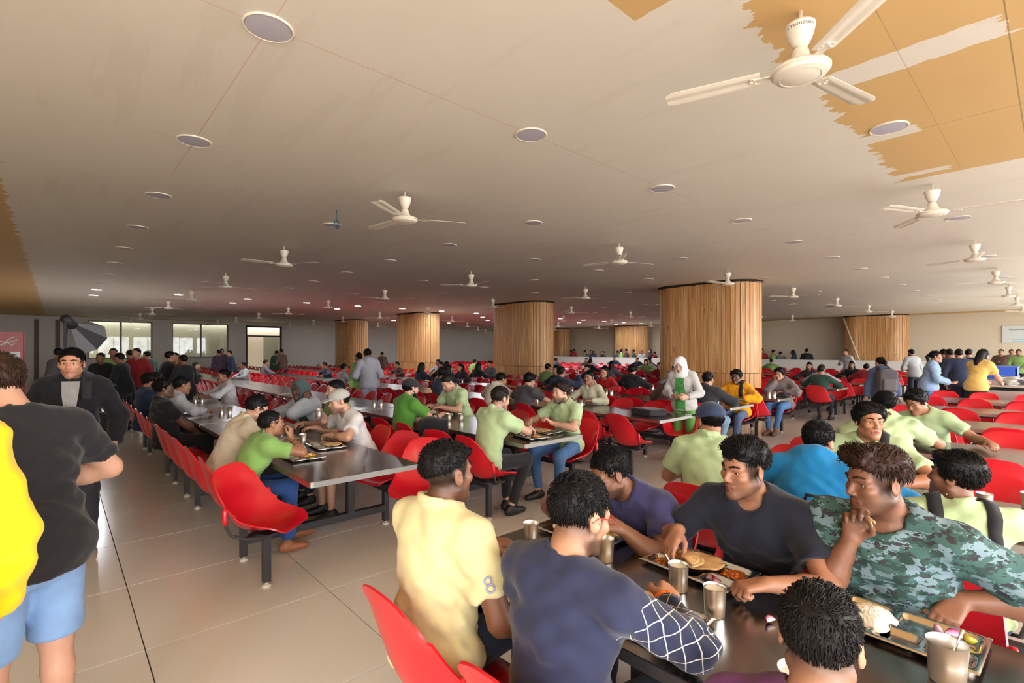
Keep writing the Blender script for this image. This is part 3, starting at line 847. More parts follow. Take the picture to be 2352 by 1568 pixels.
class SDF:
    def __init__(s): s.ops = []; s.cuts = []; s.disp = None
    def cap(s, a, b, ra, rb=None, k=.02, flat=False, sub=False):
        s.ops.append(('cap', np.asarray(a, float), np.asarray(b, float), ra, ra if rb is None else rb, k, flat, sub)); return s
    def ell(s, c, r, R=None, k=.03, sub=False):
        s.ops.append(('ell', np.asarray(c, float), np.asarray(r, float), I3 if R is None else R, None, k, False, sub)); return s
    def box(s, c, h, rad, R=None, k=.01, sub=False):
        s.ops.append(('box', np.asarray(c, float), np.asarray(h, float), I3 if R is None else R, rad, k, False, sub)); return s
    def cut(s, p, n): s.cuts.append((np.asarray(p, float), unit(n))); return s   # keeps the side against n
    def _bb(s, o):
        if o[0] == 'cap':
            r = max(o[3], o[4]); return np.minimum(o[1], o[2]) - r, np.maximum(o[1], o[2]) + r
        r = o[2] + (o[4] or 0); e = np.abs(o[3]) @ r
        return o[1] - e, o[1] + e
    def bounds(s):
        L = [s._bb(o) for o in s.ops if not o[7]]
        return np.min([a for a, b in L], 0), np.max([b for a, b in L], 0)
    @staticmethod
    def _d(o, X, Y, Z):
        if o[0] == 'cap':
            a, b, ra, rb = o[1], o[2], o[3], o[4]
            ba = b - a; L2 = float(ba @ ba) + 1e-12
            px, py, pz = X - a[0], Y - a[1], Z - a[2]
            tt = (px*ba[0] + py*ba[1] + pz*ba[2]) / L2
            t = np.clip(tt, 0, 1)
            d = np.sqrt((px - t*ba[0])**2 + (py - t*ba[1])**2 + (pz - t*ba[2])**2) - (ra + (rb - ra) * t)
            if o[6]: d = np.maximum(d, (tt - 1) * math.sqrt(L2))
            return d
        c, r, R = o[1], o[2], o[3]
        px, py, pz = X - c[0], Y - c[1], Z - c[2]
        qx = px*R[0,0] + py*R[1,0] + pz*R[2,0]; qy = px*R[0,1] + py*R[1,1] + pz*R[2,1]; qz = px*R[0,2] + py*R[1,2] + pz*R[2,2]
        if o[0] == 'ell':
            k0 = np.sqrt((qx/r[0])**2 + (qy/r[1])**2 + (qz/r[2])**2); k1 = np.sqrt((qx/r[0]**2)**2 + (qy/r[1]**2)**2 + (qz/r[2]**2)**2) + 1e-9
            return k0 * (k0 - 1) / k1
        ax, ay, az = np.abs(qx) - r[0], np.abs(qy) - r[1], np.abs(qz) - r[2]
        out = np.sqrt(np.maximum(ax, 0)**2 + np.maximum(ay, 0)**2 + np.maximum(az, 0)**2)
        return out + np.minimum(np.maximum(ax, np.maximum(ay, az)), 0) - o[4]
    @staticmethod
    def _smin(a, b, k):
        h = np.clip(.5 + .5 * (b - a) / k, 0, 1)
        return b + (a - b) * h - k * h * (1 - h)
    def grid(s, lo, n, cell):
        x = (lo[0] + np.arange(n[0]) * cell).astype(f32); y = (lo[1] + np.arange(n[1]) * cell).astype(f32); z = (lo[2] + np.arange(n[2]) * cell).astype(f32)
        D = np.full(n, 0.5, f32)
        for o in s.ops:
            a, b = s._bb(o); m = o[5] + 3 * cell
            i0 = np.clip(np.floor((a - m - lo) / cell).astype(int), 0, n); i1 = np.clip(np.ceil((b + m - lo) / cell).astype(int) + 1, 0, n)
            if np.any(i1 <= i0): continue
            sl = tuple(slice(p, q) for p, q in zip(i0, i1))
            d = s._d(o, x[sl[0], None, None], y[None, sl[1], None], z[None, None, sl[2]]).astype(f32)
            if o[7]: D[sl] = -s._smin(-D[sl], d, o[5])
            else: D[sl] = s._smin(D[sl], d, o[5])
        if s.disp is not None: D += s.disp(x[:, None, None], y[None, :, None], z[None, None, :]).astype(f32)
        for p, nn in s.cuts:
            D = np.maximum(D, ((x - p[0]) * nn[0])[:, None, None] + ((y - p[1]) * nn[1])[None, :, None] + ((z - p[2]) * nn[2])[None, None, :])
        return D
    def at(s, P):
        P = np.atleast_2d(P); X, Y, Z = P[:, 0], P[:, 1], P[:, 2]; D = np.full(len(P), .5)
        for o in s.ops:
            d = s._d(o, X, Y, Z)
            D = -s._smin(-D, d, o[5]) if o[7] else s._smin(D, d, o[5])
        if s.disp is not None: D = D + s.disp(X, Y, Z)
        for p, nn in s.cuts: D = np.maximum(D, (P - p) @ nn)
        return D
    def mesh(s, cell, lo=None, hi=None):
        if lo is None: lo, hi = s.bounds(); lo = lo - .02 - 2 * cell; hi = hi + .02 + 2 * cell
        n = tuple(np.ceil((hi - lo) / cell).astype(int) + 1)
        return nets(s.grid(np.asarray(lo), n, cell), np.asarray(lo), cell)

CORN = np.array([(i, j, k) for i in (0, 1) for j in (0, 1) for k in (0, 1)])
EDGES = [(a, b) for a in range(8) for b in range(a + 1, 8) if np.abs(CORN[a] - CORN[b]).sum() == 1]
def nets(D, lo, cell):
    S = D < 0
    c = np.zeros(tuple(d - 1 for d in D.shape), np.int8)
    for (i, j, k) in CORN: c += S[i:S.shape[0]-1+i, j:S.shape[1]-1+j, k:S.shape[2]-1+k]
    act = np.argwhere((c > 0) & (c < 8))
    if len(act) == 0: return np.zeros((0, 3)), np.zeros((0, 4), int)
    vals = np.stack([D[act[:, 0]+i, act[:, 1]+j, act[:, 2]+k] for (i, j, k) in CORN], 1)
    acc = np.zeros((len(act), 3)); cnt = np.zeros(len(act))
    for a, b in EDGES:
        va, vb = vals[:, a], vals[:, b]; m = (va < 0) != (vb < 0)
        t = np.where(m, va / np.where(m, va - vb, 1), 0)
        acc += m[:, None] * (CORN[a] + t[:, None] * (CORN[b] - CORN[a])); cnt += m
    V = lo + (act + acc / cnt[:, None]) * cell
    idx = np.full(c.shape, -1, np.int64); idx[act[:, 0], act[:, 1], act[:, 2]] = np.arange(len(act))
    Fs = []
    for ax in range(3):
        o1, o2 = [(1, 2), (2, 0), (0, 1)][ax]
        A = np.moveaxis(S, (ax, o1, o2), (0, 1, 2)); J = np.moveaxis(idx, (ax, o1, o2), (0, 1, 2))
        e = np.argwhere(A[:-1, 1:-1, 1:-1] != A[1:, 1:-1, 1:-1])
        if len(e) == 0: continue
        i, j, k = e[:, 0], e[:, 1] + 1, e[:, 2] + 1
        q = np.stack([J[i, j-1, k-1], J[i, j, k-1], J[i, j, k], J[i, j-1, k]], 1)
        inside = A[i, j, k]
        q[~inside] = q[~inside][:, ::-1]
        Fs.append(q)
    F = np.concatenate(Fs); F = F[(F >= 0).all(1)]
    return V, F

def multi_mesh(sdf, coarse, fine):
    """the same field meshed coarse, and finer inside boxes (head, hands)"""
    V, F = sdf.mesh(coarse)
    parts = []
    C = V[F].mean(1) if len(F) else np.zeros((0, 3))
    keep = np.ones(len(F), bool)
    for (lo, hi, cell) in fine: keep &= ~np.all((C > lo) & (C < hi), 1)
    parts.append((V, F[keep]))
    for (lo, hi, cell) in fine:
        pad = coarse * .6
        v, f = sdf.mesh(cell, lo - pad - 2*cell, hi + pad + 2*cell)
        if len(f) == 0: continue
        cc = v[f].mean(1); parts.append((v, f[np.all((cc > lo - pad) & (cc < hi + pad), 1)]))
    return join(parts)
def join(parts):
    Vs, Fs, b = [], [], 0
    for v, f in parts:
        if len(f) == 0: continue
        u, inv = np.unique(f.ravel(), return_inverse=True)
        Vs.append(v[u]); Fs.append(inv.reshape(f.shape) + b); b += len(u)
    return np.concatenate(Vs), np.concatenate(Fs)
def sphere(c, r, n=12):
    th = np.linspace(0, math.pi, n + 1); ph = np.linspace(0, 2*math.pi, 2*n, endpoint=False)
    V = np.array([(r*math.sin(t)*math.cos(p), r*math.cos(t), r*math.sin(t)*math.sin(p)) for t in th for p in ph])
    F = np.array([(i*2*n + j, (i+1)*2*n + j, (i+1)*2*n + (j+1) % (2*n), i*2*n + (j+1) % (2*n)) for i in range(n) for j in range(2*n)])
    return V, F[:, ::-1]
def wob(a, fx, fy, fz, ph=0.0):
    return lambda x, y, z: a * np.sin(x*fx + 1.7*np.sin(y*fy*.6 + ph) + ph) * np.sin(y*fy + 1.3*np.sin(z*fz*.7)) * np.sin(z*fz + 1.1*np.sin(x*fx*.5) + 2*ph)

# ------------------------------------------------------------------ people
LOD = {0: dict(head=.0050, hand=.0050, body=.018, cloth=.0115, hair=.0075, shoe=.014),
       1: dict(head=.0095, hand=.0098, body=.030, cloth=.020, hair=.013, shoe=.018),
       2: dict(head=.017, hand=.018, body=.042, cloth=.030, hair=.019, shoe=.028)}
SK = {'brown': (158, 110, 84), 'dark': (128, 86, 64), 'light': (198, 152, 128), 'tan': (176, 128, 100), 'deep': (98, 66, 52)}
def lrgb(c): return np.array([lin(x) for x in c])
def sstep(a, b, x): t = np.clip((x - a) / (b - a), 0, 1); return t * t * (3 - 2 * t)

def add_hand(sd, W, d, n, side, curl=.5, s=1.0, mitt=False, point=0.0, spread=.0, thumb=.5):
    """palm, four jointed fingers and a thumb at the side of the palm"""
    d = unit(d); n = unit(n - d * (n @ d)); t = np.cross(d, n) * (1 if side > 0 else -1)     # t points to the thumb
    off = [.028, .0095, -.0095, -.027]; ln = [.070, .078, .072, .056]; kn = [.088, .092, .088, .080]
    if mitt:
        sd.cap(W, W + d*.09*s, .030*s, .034*s, .02); sd.cap(W + d*.09*s, W + d*.13*s + n*.015*s, .03*s, .02*s, .02); return W + d*.12 + n*.03
    for i in range(4):
        sd.cap(W + t*off[i]*.55*s, W + (d*kn[i] + t*off[i])*s, .0165*s, .0125*s, .014)
    tips = []
    for i in range(4):
        p = W + (d*kn[i] + t*off[i])*s; c = curl * (1 + .12*i) - (point if i == 0 else 0); dd = unit(d + t*off[i]*spread*12)
        for q, (fr, ra, rb) in enumerate(((.44, .0105, .0092), (.31, .0092, .0084), (.25, .0084, .0068))):
            a = c * (0.75, 1.9, 2.6)[q]
            v = dd*math.cos(a) + n*math.sin(a)
            e = p + v*ln[i]*fr*s
            sd.cap(p, e, ra*s, rb*s, .004); p = e
        tips.append(p)
    b = W + (d*.022 + t*.024)*s
    v = unit(d*.62 + t*.62 + n*.35*(.4 + thumb)); e = b + v*.044*s
    sd.cap(b, e, .0155*s, .0115*s, .010)
    v2 = unit(d*.85 + t*(.45 - .7*thumb) + n*.45*thumb*1.4); e2 = e + v2*.031*s; sd.cap(e, e2, .0112*s, .0098*s, .004)
    v3 = unit(d*.9 + t*(.2 - .8*thumb) + n*.5*thumb*1.4); e3 = e2 + v3*.024*s; sd.cap(e2, e3, .0098*s, .0074*s, .004)
    return (tips[0] + tips[1] + e3) / 3

def ik(S, T, l1, l2, hint):
    v = T - S; D = np.linalg.norm(v); D2 = min(D, (l1 + l2) * .995); u = v / (D + 1e-9); T = S + u * D2
    a = (l1*l1 - l2*l2 + D2*D2) / (2*D2); h = math.sqrt(max(l1*l1 - a*a, 0))
    w = hint - u*(hint @ u); w = unit(w)
    return S + u*a + w*h, T

def locks(V, Hc, Rh, hs, st, lod, seed, low=False):
    """tapered locks of hair lying over the crown, combed by style"""
    rg = np.random.default_rng(seed)
    Q = (V - Hc) @ Rh / hs
    nl = (1900 if lod == 0 else 300)
    if low: Q = Q[Q[:, 2] < .03]
    else: Q = Q[(Q[:, 2] > -.002 + .80 * Q[:, 1]) | (Q[:, 1] > .04)]
    Q = Q[~((Q[:, 1] > .04) & (Q[:, 2] < .046))]
    if len(Q) == 0: return np.zeros((0, 3)), np.zeros((0, 3), int)
    q = Q[rg.integers(0, len(Q), nl)]
    n = q - np.array([0, -.015, .03]); n /= np.linalg.norm(n, axis=1, keepdims=True)
    whorl = np.array([0, -.055, .115])
    d = q - whorl
    topw = sstep(.06, .10, q[:, 2])[:, None]
    fwd = {'quiff': np.array([.35, -.9, .35]), 'side': np.array([.75, -.7, .1]), 'short': np.array([.25, .55, .25]), 'full': np.array([.5, .9, 0]), 'fade': np.array([.2, 1, .3])}.get(st, np.array([.1, .8, 0]))
    d = d / (np.linalg.norm(d, axis=1, keepdims=True) + 1e-6) * (1 - topw) + fwd * topw + np.array([0, 0, -.55]) * (1 - topw)
    if st in ('quiff',):
        fr = sstep(.03, .07, q[:, 1])[:, None]; d = d * (1 - fr) + np.array([.9, .25, .25]) * fr
    d += rg.normal(0, .55 if st == 'curly' else .22, d.shape)
    d -= n * (d * n).sum(1, keepdims=True); d /= np.linalg.norm(d, axis=1, keepdims=True) + 1e-6
    ln = rg.uniform(.012, .026, nl)[:, None] * (1.25 if st in ('quiff', 'side', 'full') else 1.0) * (1.0 + .25 * topw)
    if st == 'curly': ln = ln * .6
    lift = rg.uniform(.001, .005, nl)[:, None] * (1 + .8 * topw)
    fr = ((q[:, 1] > .04) & (q[:, 2] < .11))[:, None]
    ln = np.where(fr, ln * .55, ln); d = np.where(fr, d * .35 + np.array([.25, -.15, .45]) + rg.normal(0, .55, d.shape), d); d -= n * (d * n).sum(1, keepdims=True) * np.where(fr, .7, 1.0); d /= np.linalg.norm(d, axis=1, keepdims=True) + 1e-6
    p0 = q - n*.003; p1 = q + d*ln*.5 + n*lift; p2 = q + d*ln + n*lift*(.9 if st != 'curly' else -.2) - n*ln*.10
    side = np.cross(n, d); r = rg.uniform(.0012, .0024, nl)[:, None] * (1 if lod == 0 else 2.2)
    ring = [p0 + side*r, p0 - side*r, p0 + n*r, p1 + side*r*.9, p1 - side*r*.9, p1 + n*r*1.1, p2]
    P = np.stack(ring, 1).reshape(-1, 3)
    b = (np.arange(nl) * 7)[:, None]
    F = np.concatenate([b + np.array([f]) for f in ((0, 3, 5), (0, 5, 2), (2, 5, 4), (2, 4, 1), (1, 4, 3), (1, 3, 0), (3, 6, 5), (5, 6, 4), (4, 6, 3))])
    F4 = np.concatenate([F, F[:, 2:3]], 1)
    return (P * hs) @ Rh.T + Hc, F4
def over_table(u, v):
    if v <= AISLE_A: rows = ROWS_FRONT
    elif v >= AISLE_B: rows = ROWS_MAIN
    else: return False
    return any(r - .004 < u < r + TW + .004 for r in rows)
def clear_uv(u, v):
    """a free place for someone standing: the middle of the gap between two table rows"""
    rows = ROWS_FRONT if v <= AISLE_A + .3 else ROWS_MAIN if v >= AISLE_B - .3 else []
    for r in rows:
        if r == ROWS_MAIN[0] and v > AISLE_B + 2*TL + .6: continue
        if r - .62 < u < r + TW + .62:
            lo_, hi_ = r - .60, r + TW + .60
            return (lo_, v) if abs(u - lo_) < abs(u - hi_) else (hi_, v)
    return (u, v)
PROTO = {}
def person(label, pos, heading, seated=True, lean=(6, 12), twist=0.0, roll=0.0, head=(0, 0, 0), lod=1, h=1.0, bulk=1.0,
           skin='brown', hair=('short', (24, 20, 18)), shirt=((120, 120, 120), 'short', 'tee'), pants=((40, 44, 58), 'long'), shoes=(30, 28, 28),
           hands=None, legs=None, stubble=0.0, glasses=None, headgear=None, group=None, name='person', seat_z=0.476, cat='person', proto=None, tuck=False, female=False, extra_shirt=None, fade=0.0):
    """one person; pos (u, v) of the pelvis, heading in degrees (0 looks along +y), local axes x right, y ahead, z up"""
    hd = math.radians(heading)
    if seated and proto is None:
        g_ = {'tee': .010, 'polo': .012, 'jacket': .026, 'hoodie': .026}.get(shirt[2], .012)
        s_ = h * .965; z_ = TOP - seat_z - .108*s_
        yf = z_ * math.tan(math.radians(lean[0]*.45 + lean[1]*.55)) + .112*s_*bulk + g_ + .012
        best = 0.0
        for k_ in range(14):
            d_ = -.01 * k_; f_ = Rz(hd) @ vec(0, yf + d_, 0)
            best = d_
            if not over_table(pos[0] + f_[0], pos[1] + f_[1]): break
        best = max(best, -.075); f_ = Rz(hd) @ vec(0, best, 0)
        pos = (pos[0] + f_[0], pos[1] + f_[1])
    root = thing(name, label, cat, (pos[0], pos[1], 0), hd, group)
    info = dict(root=root, pos=pos, hd=hd)
    def to_local(w): p = Rz(-hd) @ vec(w[0] - pos[0], w[1] - pos[1], w[2]); return p
    info['to_local'] = to_local
    if proto is not None and proto in PROTO:
        for (nm, me, mt) in PROTO[proto]:
            c = {'shirt': shirt[0], 'hair': hair[1], 'trousers': pants[0], 'shoe': shoes, 'cap': headgear[1] if headgear else (40,)*3}.get(nm.split('.')[0])
            o = obj(nm, me, root, color=rgb(*c) if c else None)
            o.scale = (h, h, h)
        return info
    L = LOD[lod]
    made = []
    s = (h * (.965 if seated else 1.0)) if proto is None else 1.0
    # ---- joints
    l1, l2 = math.radians(lean[0]), math.radians(lean[1])
    pz = (seat_z + .108*s) if seated else .93*s
    P0 = vec(0, 0, pz)
    R1 = Rx(-l1) @ Ry(math.radians(roll)*.6); R2 = Rz(math.radians(twist)) @ Rx(-l2) @ Ry(math.radians(roll))
    Wt = P0 + R1 @ vec(0, 0, .17*s); Nk = Wt + R2 @ vec(0, 0, .325*s)
    Rh = Rz(math.radians(head[0])) @ Rx(math.radians(head[1])) @ Ry(math.radians(head[2]))
    nb = Nk + R2 @ vec(0, .0, .02*s)
    Hc = nb + (R2 @ vec(0, .01, .038)) * s + Rh @ (vec(0, .025, .086) * s)
    b = bulk; sw = (.165 if female else .182)
    SH = {sd_: Nk + R2 @ vec(sd_*sw*s*(.5+.5*b), 0, -.062*s) for sd_ in (-1, 1)}
    info.update(Hc=Hc, Rh=Rh, Nk=Nk, R2=R2, SH=SH, Wt=Wt, P0=P0, s=s)
    # ---- arms
    hands = hands or {}
    EL, WR, HT = {}, {}, {}
    for sd_ in (-1, 1):
        hh = hands.get(sd_, None)
        hh = {} if hh is None else dict(hh)
        if 'w' in hh: T = to_local((hh['w'][0], hh['w'][1], hh['w'][2] + (.028 if .77 < hh['w'][2] < .83 else 0)))
        elif 't' in hh: T = vec(*hh['t'])
        elif seated: T = vec(sd_*.20, .36, .832)
        else: T = vec(sd_*.27, .06, .80*s)
        hint = vec(*hh.get('hint', (sd_*.7, -.35, -.75)))
        E, W = ik(SH[sd_], T, .29*s, .255*s, hint)
        if seated and not hh.get('hold'):      # swing the elbow out until the forearm clears the tabletop
            ax_ = unit(W - SH[sd_]); best = None; xs_ = .020 if shirt[1] == 'long' else .0
            for st_ in range(0, 9):
                a_ = math.radians(10 * st_) * -sd_
                hv = hint - ax_*(hint @ ax_); hv = unit(hv)*math.cos(a_) + np.cross(ax_, unit(hv))*math.sin(a_)
                E2, W2 = ik(SH[sd_], T, .29*s, .255*s, hv)
                low = 9.0
                for q_ in (0, .12, .25, .4, .55, .7, .85, 1):
                    for (A_, B_, ra_, rb_) in ((SH[sd_], E2, .066 + xs_, .062 + xs_), (E2, W2, .060 + xs_, .042 + xs_*.6)):
                        p_ = A_ + (B_ - A_)*q_; w_ = Rz(hd) @ p_
                        if over_table(pos[0] + w_[0], pos[1] + w_[1]): low = min(low, p_[2] - (ra_ + (rb_ - ra_)*q_)*s - TOP)
                if best is None or low > best[0] + .004: best = (low, E2, W2)
                if low > .0: best = (low, E2, W2); break
            E, W = best[1], best[2]
        EL[sd_], WR[sd_] = E, W
        fd = unit(W - E); d = unit(vec(*hh['dir'])) if 'dir' in hh else unit(fd * vec(1, 1, .25) + vec(0, 0, -.05))
        HT[sd_] = (W, d, vec(*hh.get('palm', (0, 0, -1) if seated else (-sd_, 0, 0))), hh)
    # ---- legs
    HIP = {q: P0 + vec(q*.092*s, 0, -.02*s) for q in (-1, 1)}
    KN, AN, TO = {}, {}, {}
    for q in (-1, 1):
        lg = (legs or {}).get(q, {})
        if seated:
            KN[q] = vec(*lg.get('knee', (q*.13*s, .42*s, seat_z + .085*s))); AN[q] = vec(*lg.get('ankle', (q*.12*s, .40*s, .09*s)))
        else:
            KN[q] = vec(*lg.get('knee', (q*.105*s, .02, .50*s))); AN[q] = vec(*lg.get('ankle', (q*.11*s, -.02, .085*s)))
        td = unit(vec(*lg.get('toe', (q*.15, 1, 0)))); TO[q] = td
    info.update(EL=EL, WR=WR, KN=KN, AN=AN)
    # ---- torso masses, reused by body and clothes
    fem = female
    def torso(sd, g, k=.05):
        sd.ell(P0 + R1 @ vec(0, -.01, .0), (vec(.172 if not fem else .18, .125, .115)*s*vec(b, b, 1)) + g, R1, k)
        sd.ell(P0 + R1 @ vec(0, .008*b, .13*s), (vec(.150 if not fem else .135, .112, .14)*s*vec(b, b*1.02, 1)) + g, R1, k)
        sd.ell(Wt + R2 @ vec(0, .006, .15*s), (vec(.168 if not fem else .15, .118, .185)*s*vec(b, b, 1)) + g, R2, k)
        for q in (-1, 1):
            sd.cap(Wt + R2 @ vec(q*.06*s, -.01, .26*s), SH[q] + R2 @ vec(-q*.02, 0, .002), .082*s + g, .060*s + g, .04)
            sd.cap(nb + R2 @ vec(q*.025, -.012, -.012)*s, SH[q] + R2 @ vec(-q*.02, -.006, .012), .048*s + g, .047*s + g, .05)
            sd.ell(Wt + R2 @ vec(q*.075*s, .045*s*(1.2 if fem else 1), .17*s), vec(.085, .075 if fem else .062, .085)*s + g, R2, .04)
    armr = dict(s=.049*s*b, e=.043*s*b, f=.045*s*b, w=.0275*s)
    # ---- body
    bd = SDF(); torso(bd, -.016*s)
    bd.cap(nb + R2 @ vec(0, -.01, -.02), Hc + Rh @ vec(0, -.02, -.05), .062*s*(.5+.5*b), .056*s, .03)
    hs = s * 1.0
    def hp(x, y, z): return Hc + Rh @ (vec(x, y, z) * hs)
    def hr(*r): return vec(*r) * hs
    bd.ell(hp(0, -.015, .035), hr(.076, .097, .083), Rh, .02)
    bd.ell(hp(0, .026, -.038), hr(.0575, .064, .078), Rh, .025)
    if lod < 2:
        for q in (-1, 1):
            bd.cap(hp(q*.052, -.005, -.058), hp(q*.012, .068, -.100), .020*hs, .019*hs, .022)
            bd.ell(hp(q*.042, .058, -.022), hr(.024, .022, .02), Rh, .02)
            bd.cap(hp(q*.012, .079, .022), hp(q*.046, .064, .020), .012*hs, .011*hs, .014)
        bd.cap(hp(0, .066, -.098), hp(0, .068, -.100), .020*hs, .020*hs, .02)
        bd.cap(hp(0, .078, .014), hp(0, .102, -.029), .0070*hs, .0100*hs, .009)
        for q in (-1, 1): bd.ell(hp(q*.0110, .094, -.034), hr(.0085, .010, .0075), Rh, .005)
        for q in (-1, 1): bd.ell(hp(q*.032, .090, .001), hr(.020, .019, .0125), Rh, .009, sub=True)
        for q in (-1, 1):
            bd.cap(hp(q*.019, .0735, .0095), hp(q*.032, .0765, .0125), .0045*hs, k=.004); bd.cap(hp(q*.032, .0765, .0125), hp(q*.046, .068, .007), .0045*hs, k=.004)
            bd.cap(hp(q*.020, .0735, -.0095), hp(q*.044, .068, -.0085), .004*hs, k=.005)
        bd.cap(hp(-.022, .081, -.0605), hp(0, .0905, -.0585), .0066*hs, k=.003); bd.cap(hp(.022, .081, -.0605), hp(0, .0905, -.0585), .0066*hs, k=.003)
        bd.cap(hp(-.019, .080, -.0715), hp(.019, .080, -.0715), .0070*hs, k=.005); bd.cap(hp(-.006, .0868, -.0722), hp(.006, .0868, -.0722), .0078*hs, k=.004)
        bd.cap(hp(-.020, .092, -.0655), hp(.020, .092, -.0655), .0022*hs, k=.003, sub=True)
        for q in (-1, 1):
            Re = Rh @ Rz(math.radians(-q*22)) @ Rx(math.radians(8))
            bd.ell(hp(q*.080, -.012, -.004), hr(.0085, .020, .032), Re, .008)
            bd.ell(hp(q*.089, -.006, .002), hr(.0055, .011, .019), Re, .004, sub=True)
    else:
        bd.ell(hp(0, .095, -.022), hr(.012, .02, .02), Rh, .012)
        for q in (-1, 1): bd.ell(hp(q*.08, -.012, -.004), hr(.012, .02, .03), Rh, .01)
    for q in (-1, 1):
        bd.cap(SH[q], EL[q], armr['s'], armr['e'], .03); bd.cap(EL[q], EL[q]*.65 + WR[q]*.35, armr['e'], armr['f'], .02); bd.cap(EL[q]*.65 + WR[q]*.35, WR[q], armr['f'], armr['w'], .02)
        W, d, n, hh = HT[q]
        HT[q] += (add_hand(bd, W, d, n, q, hh.get('curl', .5), s*1.02, lod == 2, hh.get('point', 0), hh.get('spread', 0), hh.get('thumb', .5)),)
    info['grip'] = {q: HT[q][4] for q in HT}
    bare = pants[1] in ('shorts', 'bare')
    for q in (-1, 1):
        bd.cap(HIP[q], KN[q], .076*s*b, .055*s*b, .03); bd.cap(KN[q], KN[q]*.68 + AN[q]*.32, .053*s, .054*s, .02); bd.cap(KN[q]*.68 + AN[q]*.32, AN[q], .054*s, .036*s, .02)
        bd.cap(AN[q] + vec(0, 0, -.035*s), AN[q] + TO[q]*.13*s + vec(0, 0, -.055*s), .036*s, .026*s, .02)
    fine = []
    hx = .128 * s
    fine.append((Hc - vec(hx, hx, .135*s), Hc + vec(hx, hx, .14*s), L['head']))
    if lod < 2:
        for q in (-1, 1):
            W, d, n, hh, grip = HT[q]
            c = W + d*.085*s + unit(n)*.012*s; ex = np.abs(d)*.088*s + .074*s
            fine.append((c - ex, c + ex, L['hand']))
    V, F = multi_mesh(bd, L['body'], fine)
    base = lrgb(SK[skin] if isinstance(skin, str) else skin)
    C = np.tile(base, (len(V), 1)); hc = lrgb(hair[1])
    Q = (V - Hc) @ Rh / hs
    inh = np.all(np.abs(Q) < vec(.12, .13, .14), 1)
    def mixin(w, col): 
        nonlocal C
        C = C * (1 - w[:, None]) + np.asarray(col) * w[:, None]
    lip = np.exp(-((Q[:, 0]/.022)**2 + ((Q[:, 2] + .066)/.010)**2)) * (Q[:, 1] > .06) * inh
    mixin(np.clip(lip * 1.1, 0, .9), base * vec(.62, .38, .38) + vec(.035, .0, .004))
    if stubble:
        w = sstep(-.045, -.065, Q[:, 2]) * sstep(-.045, .0, Q[:, 1]) * inh * (Q[:, 2] > -.14)
        mo = np.exp(-((Q[:, 0]/.034)**2 + ((Q[:, 2] + .050)/.008)**2)) * (Q[:, 1] > .06) * inh
        w = np.clip(np.maximum(w * (1 - lip * .9), mo), 0, 1)
        mixin(w * stubble, hc)
    if fade:
        w = sstep(-.105, -.01, Q[:, 2]) * sstep(.062, .035, Q[:, 1] + .0 - .25 * (Q[:, 2] - .03)) * inh
        ear = (np.abs(Q[:, 0]) > .078) & (np.abs(Q[:, 1] + .01) < .03) & (np.abs(Q[:, 2]) < .04)
        mixin(w * fade * (~ear), hc)
    palmw = np.zeros(len(V))
    parts = [(V, F)]; cols = [C]
    if lod < 2:
        for q in (-1, 1):
            ev, ef = sphere(None, .0138*hs, 10)
            ec = np.tile(lrgb((214, 206, 198)), (len(ev), 1)); ang = ev[:, 1] / (.0138*hs)
            ec[ang > .885] = lrgb((46, 28, 20)); ec[ang > .97] = lrgb((10, 8, 8))
            ev = ev @ Rh.T + hp(q*.0315, .0612, .0015)
            parts.append((ev, ef)); cols.append(ec)
    VV = np.concatenate([p for p, _ in parts]); FF = []; o_ = 0
    for p, f in parts: FF.append(f + o_); o_ += len(p)
    me = mesh('body', VV, np.concatenate(FF), True, M['skin']); set_col(me, np.concatenate(cols))
    made.append(('body', me, None))
    # ---- shirt
    sc, sleeve, kind = shirt
    loose = {'tee': .010, 'polo': .012, 'jacket': .026, 'hoodie': .026, 'shirt': .013}.get(kind, .012)
    sh = SDF(); torso(sh, loose*s, .045)
    hem = P0 + R1 @ vec(0, 0, -.02*s)
    if seated: sh.ell(P0 + vec(0, .005, -.015*s), vec(.182*b, .130*b, .09)*s + loose, R1, .04)
    else: sh.cap(P0 + vec(0, 0, .08*s), P0 + vec(0, 0, -.075*s if not tuck else .03), .135*s*b + loose, .150*s*b + loose, .05); 
    if not seated: sh.ell(P0 + vec(0, -.005, -.03*s), vec(.192*b, .148*b, .12)*s + loose, I3, .04)
    for q in (-1, 1):
        a = armr; g = loose + .004
        if sleeve == 'short':
            e = SH[q] + (EL[q] - SH[q]) * .66
            sh.cap(SH[q] + (EL[q]-SH[q])*.03, e, a['s'] + g, a['e'] + g + .018*s, .05, flat=True)
        elif sleeve == 'long':
            sh.cap(SH[q], EL[q], a['s'] + g, a['e'] + g + .004, .03); w = EL[q] + (WR[q] - EL[q]) * .94
            sh.cap(EL[q], w, a['e'] + g + .006, a['w'] + g + .004, .015, flat=True)
        elif sleeve == 'pushed':
            sh.cap(SH[q], EL[q], a['s'] + g, a['e'] + g + .006, .03); w = EL[q] + (WR[q] - EL[q]) * .35
            sh.cap(EL[q], w, a['e'] + g + .008, a['f'] + g, .015, flat=True)
    nd = unit(Hc + Rh @ vec(0, -.02, -.05) - nb)
    sh.cap(nb + nd*.03*s, nb + nd*.16*s, .068*s*(.6+.4*b), .080*s*(.6+.4*b), .010, sub=True)
    if kind in ('tee',): sh.ell(nb + R2 @ vec(0, .055, .0)*s, vec(.06, .05, .05)*s, R2, .012, sub=True)
